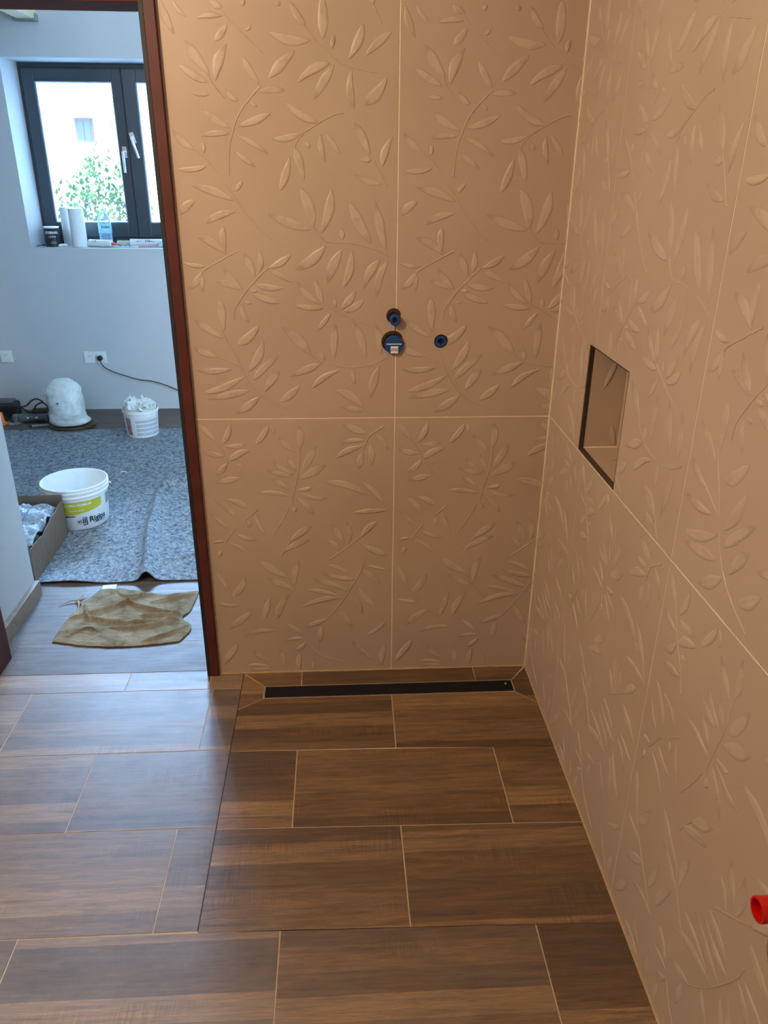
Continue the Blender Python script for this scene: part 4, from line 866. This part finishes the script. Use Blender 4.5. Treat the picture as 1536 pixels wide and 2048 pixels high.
for i in range(1):
    a = rd.uniform(0, 6.28); q = rd.uniform(.02, .1); s = .016; c = Vector((q*math.cos(a), q*math.sin(a), .0078))
    b.faces.new([b.verts.new(c+Vector((s*math.cos(k), s*.6*math.sin(k), 0))) for k in (0, 1, 2.2, 3.1, 4, 5.2)])
obj('residue', b, M['plastic_g'], body)

# ------------------------------------------------------------------ cardboard box with film
bx = thing('cardboard_box', 'open brown cardboard box with a torn edge, by the hallway wall corner', 'box', (-1.47, 1.135, FZ), .03)
def panel(pts_lo, pts_hi, th, nrm):
    b = bmesh.new(); n = Vector(nrm)*th
    f0 = [b.verts.new(Vector(p)) for p in pts_lo]+[b.verts.new(Vector(p)) for p in reversed(pts_hi)]
    f1 = [b.verts.new(v.co+n) for v in f0]
    b.faces.new(f0); b.faces.new(f1[::-1]); k = len(f0)
    for i in range(k): b.faces.new((f0[i], f0[(i+1) % k], f1[(i+1) % k], f1[i]))
    return b
prof = [(0, .205), (-.004, .178), (-.05, .176), (-.08, .168), (-.12, .163), (-.15, .167), (-.19, .163), (-.22, .152), (-.26, .150), (-.30, .140), (-.34, .146), (-.38, .150), (-.47, .150)]
b = panel([(0, y, 0) for y, z in prof], [(0, y, z*1.0) for y, z in prof], .004, (-1, 0, 0)); obj('side_panel', b, M['card'], bx)
b = NB(-.50, 0, -.004, 0, 0, .205); obj('back_panel', b, M['card'], bx)
b = NB(-.50, 0, -.474, -.470, 0, .17); obj('front_panel', b, M['card'], bx)
b = NB(-.504, -.50, -.474, 0, 0, .19); obj('side_panel', b, M['card'], bx)
b = NB(-.50, -.004, -.47, -.004, 0, .003); obj('bottom', b, M['card'], bx)
ff = crumple('plastic_film', (-1.70, .93, .135), .218, .195, .075, M['foil'], 70, 60, 21, 16)
for v in ff.data.vertices: v.co.z += .035*max(0, v.co.x/.218)**2*(.6+noise.noise((v.co.y*14, 0, 0)))
ff.rotation_euler = (0, 0, .03)
tag(ff, 'crumpled shiny clear plastic film filling the cardboard box', 'plastic film')
b = bmesh.new(); rd = random.Random(8)
for k in range(3):
    y = -.08-.12*k
    tube(b, spline([(-.42+.1*k, y, .035), (-.30, y+.05, .062), (-.17, y-.02, .070), (-.07, y+.03, .050)], 6), .024, 12)
o = obj('grey_hose', b, simple('grey_pipe_wrap', (.22, .25, .27), .35), smooth=True); o.location = (-1.47, 1.135, FZ+.005); tag(o, 'dark grey hose lying under the clear film in the cardboard box', 'hose')

# ------------------------------------------------------------------ small bucket with crumpled bag
sb = thing('bucket', 'small white bucket with printed measuring bands by the far wall', 'bucket', (-1.452, 2.635, FZ), 0)
hh = .178; b = bmesh.new()
lathe(b, [(.0001, .004), (.092, .003), (.096, 0), (.098, .004), (.109, hh-.022), (.114, hh-.020), (.114, hh-.014), (.1115, hh-.012), (.1145, hh-.002), (.1135, hh), (.109, hh), (.106, hh-.01), (.094, .010), (.0001, .008)], n=56)
body2 = obj('body', b, M['plastic_w'], sb, smooth=True)
cb = math.atan2(-2.26-2.635, -.166+1.452)
for k in range(5):
    z0 = .016+.028*k; b = bmesh.new(); P0 = []
    for i in range(25):
        a = cb-dg(22)+dg(88)*i/24; P0.append([b.verts.new(((.098+.011*z/hh+.0010)*math.cos(a), (.098+.011*z/hh+.0010)*math.sin(a), z)) for z in (z0, z0+.021)])
    for i in range(24): b.faces.new((P0[i][0], P0[i+1][0], P0[i+1][1], P0[i][1]))
    obj('printed_band', b, simple('pale_grey_print', (.47, .50, .52), .5, var=.15, sc=120), body2, smooth='all')
b = bmesh.new(); P0 = []
for i in range(9):
    a = cb-dg(62)+dg(22)*i/8; P0.append([b.verts.new(((.098+.011*z/hh+.0010)*math.cos(a), (.098+.011*z/hh+.0010)*math.sin(a), z)) for z in (.02, .08, .145)])
for i in range(8):
    for k in range(2): b.faces.new((P0[i][k], P0[i+1][k], P0[i+1][k+1], P0[i][k+1]))
obj('label', b, simple('brown_white_print', (.32, .22, .20), .5, var=.7, sc=45), body2, smooth='all')
def blob(b, c, rx, ry, rz, seed, amp, sc, nu=28, nv=18):
    P0 = []
    for j in range(nv+1):
        ph_ = PI*j/nv; row = []
        for i in range(nu):
            th = 2*PI*i/nu; d = Vector((math.sin(ph_)*math.cos(th), math.sin(ph_)*math.sin(th), math.cos(ph_)))
            k = 1+amp*noise.noise(d*sc+Vector((seed, 0, 0)))+amp*.6*noise.noise(d*sc*2.6+Vector((seed, 3, 0)))
            row.append(b.verts.new(Vector(c)+Vector((d.x*rx, d.y*ry, d.z*rz))*k))
        P0.append(row)
    for j in range(nv):
        for i in range(nu):
            try: b.faces.new((P0[j][i], P0[j][(i+1) % nu], P0[j+1][(i+1) % nu], P0[j+1][i]))
            except ValueError: pass
b = bmesh.new(); blob(b, (0, 0, 0), .095, .095, .048, 2, .45, 3.2, 48, 30)
for v in b.verts:
    if v.co.z > 0: v.co.z += .030*max(0, noise.noise((v.co.x*30, v.co.y*30, 1)))*2+.018*max(0, -v.co.x/.06)*max(0, noise.noise((v.co.x*22, v.co.y*22, 7)))*3
    rr = math.hypot(v.co.x, v.co.y)
    if rr > .101: v.co.x *= .101/rr; v.co.y *= .101/rr
o = obj('crumpled_bag', b, M['bagw']); o.location = (-1.452, 2.635, FZ+hh-.012); tag(o, 'crumpled white plastic stuffed in the top of the small bucket', 'plastic bag')

# ------------------------------------------------------------------ milky plastic sack on a tray
b = bmesh.new(); Wp = [(0, .106, .085), (.03, .114, .095), (.08, .112, .10), (.13, .108, .095), (.18, .110, .082), (.235, .108, .062), (.27, .088, .045), (.295, .052, .025), (.305, .018, .01)]
P0 = []; nu = 56
fine = spline([(a, c, d) for a, c, d in Wp], 6)
for q in fine:
    row = []
    for i in range(nu):
        th = 2*PI*i/nu; cx, sy = math.cos(th), math.sin(th)
        x = (abs(cx)**.85)*math.copysign(1, cx)*q.y; y = (abs(sy)**.9)*math.copysign(1, sy)*q.z; z = q.x
        k = 1+.10*noise.noise((x*14, y*14, z*16))+.07*abs(noise.noise((x*30, y*30, z*26)))+.04*noise.noise((x*70, y*70, z*60))
        if z > .19 and cx < -.5: x -= .022*math.exp(-((z-.215)/.022)**2)*(-cx)          # ear at the upper left
        if z < .045 and cx > .5: x += .035*math.exp(-((z-.012)/.016)**2)*cx            # pulled corner low on the right
        x += -.012+.028*(z/.3)*0 - .02*(z-.15)
        row.append(b.verts.new((x*k, y*k, max(0, z*(1+.02*noise.noise((x*20, y*20, 0)))))))
    P0.append(row)
for j in range(len(P0)-1):
    for i in range(nu): b.faces.new((P0[j][i], P0[j][(i+1) % nu], P0[j+1][(i+1) % nu], P0[j+1][i]))
b.faces.new(P0[0][::-1]); b.faces.new(P0[-1])
sk = thing('plastic_sack', 'full milky white plastic sack standing by the far wall', 'bag', (-1.965, 2.81, .034), .10)
obj('sack', b, M['bagw'], sk, smooth='all')
obj('ink_mark', NB(-.045, -.033, -.1075, -.088, .158, .163), M['black'], sk)
b = bmesh.new(); lathe(b, [(.0001, .006), (.10, .006), (.128, .012), (.150, .026), (.154, .026), (.150, .018), (.128, .003), (.10, 0), (.0001, 0)], n=48)
for v in b.verts: v.co.y *= .72
o = obj('round_tray', b, M['tray'], smooth=True); o.location = (-1.945, 2.79, FZ); o.rotation_euler = (0, 0, .1); tag(o, 'shallow brown tray under the milky white sack', 'tray')

# ------------------------------------------------------------------ power tools on the left by the far wall
gr = thing('angle_grinder', 'dark grey power tool with a teal end lying left of the white sack', 'power tool', (-2.27, 2.93, 0), .06)
b = bmesh.new(); tube(b, spline([(-.07, 0, .032), (-.04, 0, .034), (.02, 0, .032), (.09, 0, .031), (.115, 0, .031)], 4), [.020]+[.029]*5+[.027]*8+[.030]*2+[.026], 20); obj('body', b, M['toolgrey'], gr, smooth=True)
b = bmesh.new(); tube(b, spline([(.11, 0, .031), (.16, 0, .033), (.20, 0, .032), (.215, 0, .032)], 4), [.028]*11+[.024, .02], 18); obj('grip', b, M['teal'], gr, smooth=True)
b = bmesh.new(); lathe(b, [(.0001, 0), (.016, 0), (.026, .012), (.027, .030), (.020, .046), (.0001, .050)], (-.095, 0, .012), n=28); obj('gear_head', b, M['toolgrey'], gr, smooth=True)
b = bmesh.new(); lathe(b, [(.0001, .003), (.055, .003), (.057, .006), (.030, .010), (.0001, .011)], (-.105, -.005, .0), n=40); obj('disc', b, M['chrome'], gr, smooth=True)
for xx in (.02, .05): obj('badge', NB(xx-.012 if xx > .03 else xx-.035, xx+.006 if xx > .03 else xx-.022, -.031, -.020, .036, .045), M['plastic_w'], gr)
for xx in (.172, .186): obj('indicator', NB(xx, xx+.006, -.029, -.020, .040, .048), M['pink'], gr)
b = bmesh.new(); tube(b, spline([(-.12, -.01, .012), (-.16, .02, .02), (-.175, .03, .035)], 5), .009, 10); obj('side_handle', b, M['black'], gr, smooth=True)
ch = thing('battery_charger', 'black charger block at the left edge by the far wall', 'charger', (-2.475, 3.085, 0), .05)
b = NB(-.10, .07, -.06, .06, 0, .10); obj('housing', b, M['black'], ch, bevel=.012)
b = NB(-.06, .05, -.04, .04, .10, .118); obj('slot', b, M['toolgrey'], ch, bevel=.005)
b = bmesh.new(); tube(b, spline([(.06, -.03, .05), (.075, -.05, .075), (.14, -.06, .085), (.19, -.06, .125), (.235, -.07, .135), (.275, -.07, .10), (.30, -.075, .06), (.29, -.07, .02), (.23, -.05, .015), (.20, -.06, .05), (.22, -.09, .095), (.27, -.09, .115), (.305, -.09, .07), (.32, -.09, .02), (.26, -.10, .015), (.16, -.06, .04), (.10, -.05, .07), (.09, -.06, .03)], 7), .0052, 8); obj('cord', b, M['black'], ch, smooth=True)
jt = thing('cordless_drill', 'dark brownish power tool lying behind the grey one under black cord', 'power tool', (-2.225, 3.03, 0), -.2)
b = bmesh.new(); tube(b, spline([(-.075, 0, .034), (0, .0, .040), (.075, 0, .046)], 4), [.020]+[.032]*7+[.024], 16); obj('body', b, simple('brown_black_tool', (.055, .045, .036), .5, var=.5, sc=30), jt, smooth=True)
b = bmesh.new(); lathe(b, [(.0001, -.12), (.010, -.12), (.017, -.105), (.019, -.075), (.0001, -.07)], (0, 0, .034), (1, 0, 0), 20); obj('chuck', b, M['toolgrey'], jt, smooth=True)
b = NB(.045, .10, -.025, .025, 0, .055); obj('battery', b, M['black'], jt, bevel=.006)
b = bmesh.new(); box(b, -.022, .022, -.02, .02, 0, .018); lathe(b, [(.020, .018), (.016, .05), (.013, .085), (.0001, .09)], n=20)
o = obj('orange_cap', b, M['orange'], smooth=True); o.location = (-2.445, 2.885, 0); tag(o, 'small bright orange plastic piece beside the hallway wall edge', 'plastic piece')
b = bmesh.new(); tube(b, [(-.075, 0, .008), (-.06, 0, .008), (.06, .004, .008), (.075, .004, .008)], [.007, .008, .0075, .006], 12)
pc_ = thing('marker_pen', 'grey rod with a dark tip in front of the grey power tool', 'rod', (-2.155, 2.835, 0), .14)
obj('barrel', b, simple('grey_barrel', (.30, .32, .33), .4), pc_, smooth=True)
b = bmesh.new(); tube(b, [(-.095, 0, .008), (-.074, 0, .008)], [.006, .0088], 12); obj('tip', b, M['black'], pc_, smooth=True)
b = bmesh.new(); tube(b, [(.074, .004, .008), (.105, .006, .008)], [.0075, .006], 12); obj('end', b, M['black'], pc_, smooth=True)

# ------------------------------------------------------------------ cloth and scraps on the planks
cor = [Vector(p) for p in ((-1.246, .222), (-1.175, .598), (-.762, .560), (-.79, .205))]
b = bmesh.new(); NXC, NYC = 150, 110; V = []
cre = [((.02, .42), (.30, .62), (.50, .93), .012), ((.36, .80), (.60, .62), (.99, .50), .013), ((.16, .44), (.50, .34), (.98, .42), .012), ((.38, .27), (.60, .28), (.95, .43), .010),
       ((.05, .66), (.14, .48), (.20, .40), .012), ((.60, .76), (.80, .86), (.95, .92), .009), ((.62, .50), (.75, .48), (.97, .52), .010), ((.70, .05), (.85, .14), (.97, .30), .008), ((.20, .95), (.35, .85), (.60, .98), .008), ((.1, .1), (.2, .25), (.32, .2), .006)]
cre2 = [([Vector(p) for p in c[:3]], c[3]) for c in cre]
cre2 = [(([Vector(q.xy) for q in spline([(a.x, a.y, 0) for a in l], 5)]), h) for l, h in cre2]
for j in range(NYC+1):
    row = []; v = j/NYC
    for i in range(NXC+1):
        u = i/NXC
        # ragged outline: near edge bows out, right edge nicks in at two thirds
        uu = u; x0 = cor[0].lerp(cor[1], v); x1 = cor[3].lerp(cor[2], v)
        x0 = x0 + Vector((.022*math.sin(v*PI)*-1+.006*noise.noise((v*9, 0, 1)), 0)); x1 = x1 + Vector((.035*math.exp(-((v-.22)/.22)**2)-.028*math.exp(-((v-.45)/.10)**2)+.005*noise.noise((v*11, 2, 1)), 0))
        p = x0.lerp(x1, uu)
        p.y += -.035*math.sin(u*PI)*(1-v)**3 + .018*math.sin(u*PI*2.2+.4)*v**4 + .004*noise.noise((u*12, v*2, 5))
        h = .0022 + .0028*abs(noise.noise((u*7, v*7, 1))) + .0032*abs(noise.noise((u*16+v*6, v*34, 2))) + .002*abs(noise.noise((u*3+v*2, v*14, 6)))
        for l, hc in cre2:
            d, t = seg(Vector((u, v)), l); d *= 1.0
            h += 1.5*hc*math.sin(PI*min(1, max(.05, t)))**.5*math.exp(-(d/.0085)**2) + hc*.12*math.exp(-(d/.04)**2)
        e = min(u, 1-u, v, 1-v); h *= min(1, .35+e*14)
        row.append(b.verts.new((p.x, p.y, .0012+h)))
    V.append(row)
for j in range(NYC):
    for i in range(NXC): b.faces.new((V[j][i], V[j][i+1], V[j+1][i+1], V[j+1][i]))
o = obj('floor_cloth', b, M['cloth'], smooth='all'); md = o.modifiers.new('t', 'SOLIDIFY'); md.thickness = .0022; md.offset = -1; md.offset = 1
tag(o, 'wrinkled dirty brown cloth lying on the planks in the doorway', 'cloth')
ts = thing('cloth_scrap', 'small frayed beige scrap on the planks left of the brown cloth', 'scrap', (-1.24, .51, 0), 0)
b = bmesh.new()
for pts_, r0 in (([(0, 0, .004), (.012, -.02, .010), (.022, -.06, .008), (.025, -.10, .003)], .006), ([(0, .0, .006), (-.02, .004, .008), (-.045, -.01, .005), (-.065, -.035, .003)], .003), ([(.0, .0, .006), (.008, .03, .012), (.010, .05, .006)], .006), ([(.0, 0, .008), (.022, .01, .010), (.028, .028, .006)], .006), ([(.004, -.01, .006), (.03, -.03, .009), (.027, -.075, .004)], .005)):
    pp = spline(pts_, 4); tube(b, pp, [r0*(1-.8*i/len(pp)) for i in range(len(pp))], 7)
for v in b.verts: v.co.z = max(.0004, v.co.z)
obj('threads', b, simple('beige_threads', (.38, .28, .18), .9), ts, smooth=True)
o = obj('paper_scrap', NB(-.028, .028, -.022, .022, 0, .0008), M['paper']); o.location = (-1.145, .628, .0); o.rotation_euler = (0, 0, .12); tag(o, 'small white paper scrap on the planks between felt and brown cloth', 'paper')
b = bmesh.new(); tube(b, spline([(-.017, 0, .003), (0, .006, .005), (.017, -.001, .003)], 4), [.002]+[.0035]*7+[.002], 8); o = obj('plaster_crumb', b, M['paper'], smooth=True); o.location = (-1.405, 1.93, FZ+.001); tag(o, 'tiny white crumb on the grey felt behind the large bucket', 'crumb')

# ------------------------------------------------------------------ bathroom ceiling lamp (above the frame)
lp = thing('ceiling_lamp', 'bare bulb holder hanging from the bathroom ceiling, above the frame', 'lamp', (-1.25, -1.25, HT))
b = bmesh.new(); lathe(b, [(.0001, -.001), (.055, -.001), (.055, -.02), (.03, -.03), (.0001, -.03)], n=32); obj('rose', b, M['plastic_w'], lp, smooth=True)
b = bmesh.new(); tube(b, [(0, 0, -.028), (0, 0, -.06)], .004, 8); lathe(b, [(.0001, -.055), (.016, -.055), (.020, -.065), (.020, -.10), (.0001, -.10)], n=24); obj('bulb_holder', b, M['black'], lp, smooth=True)
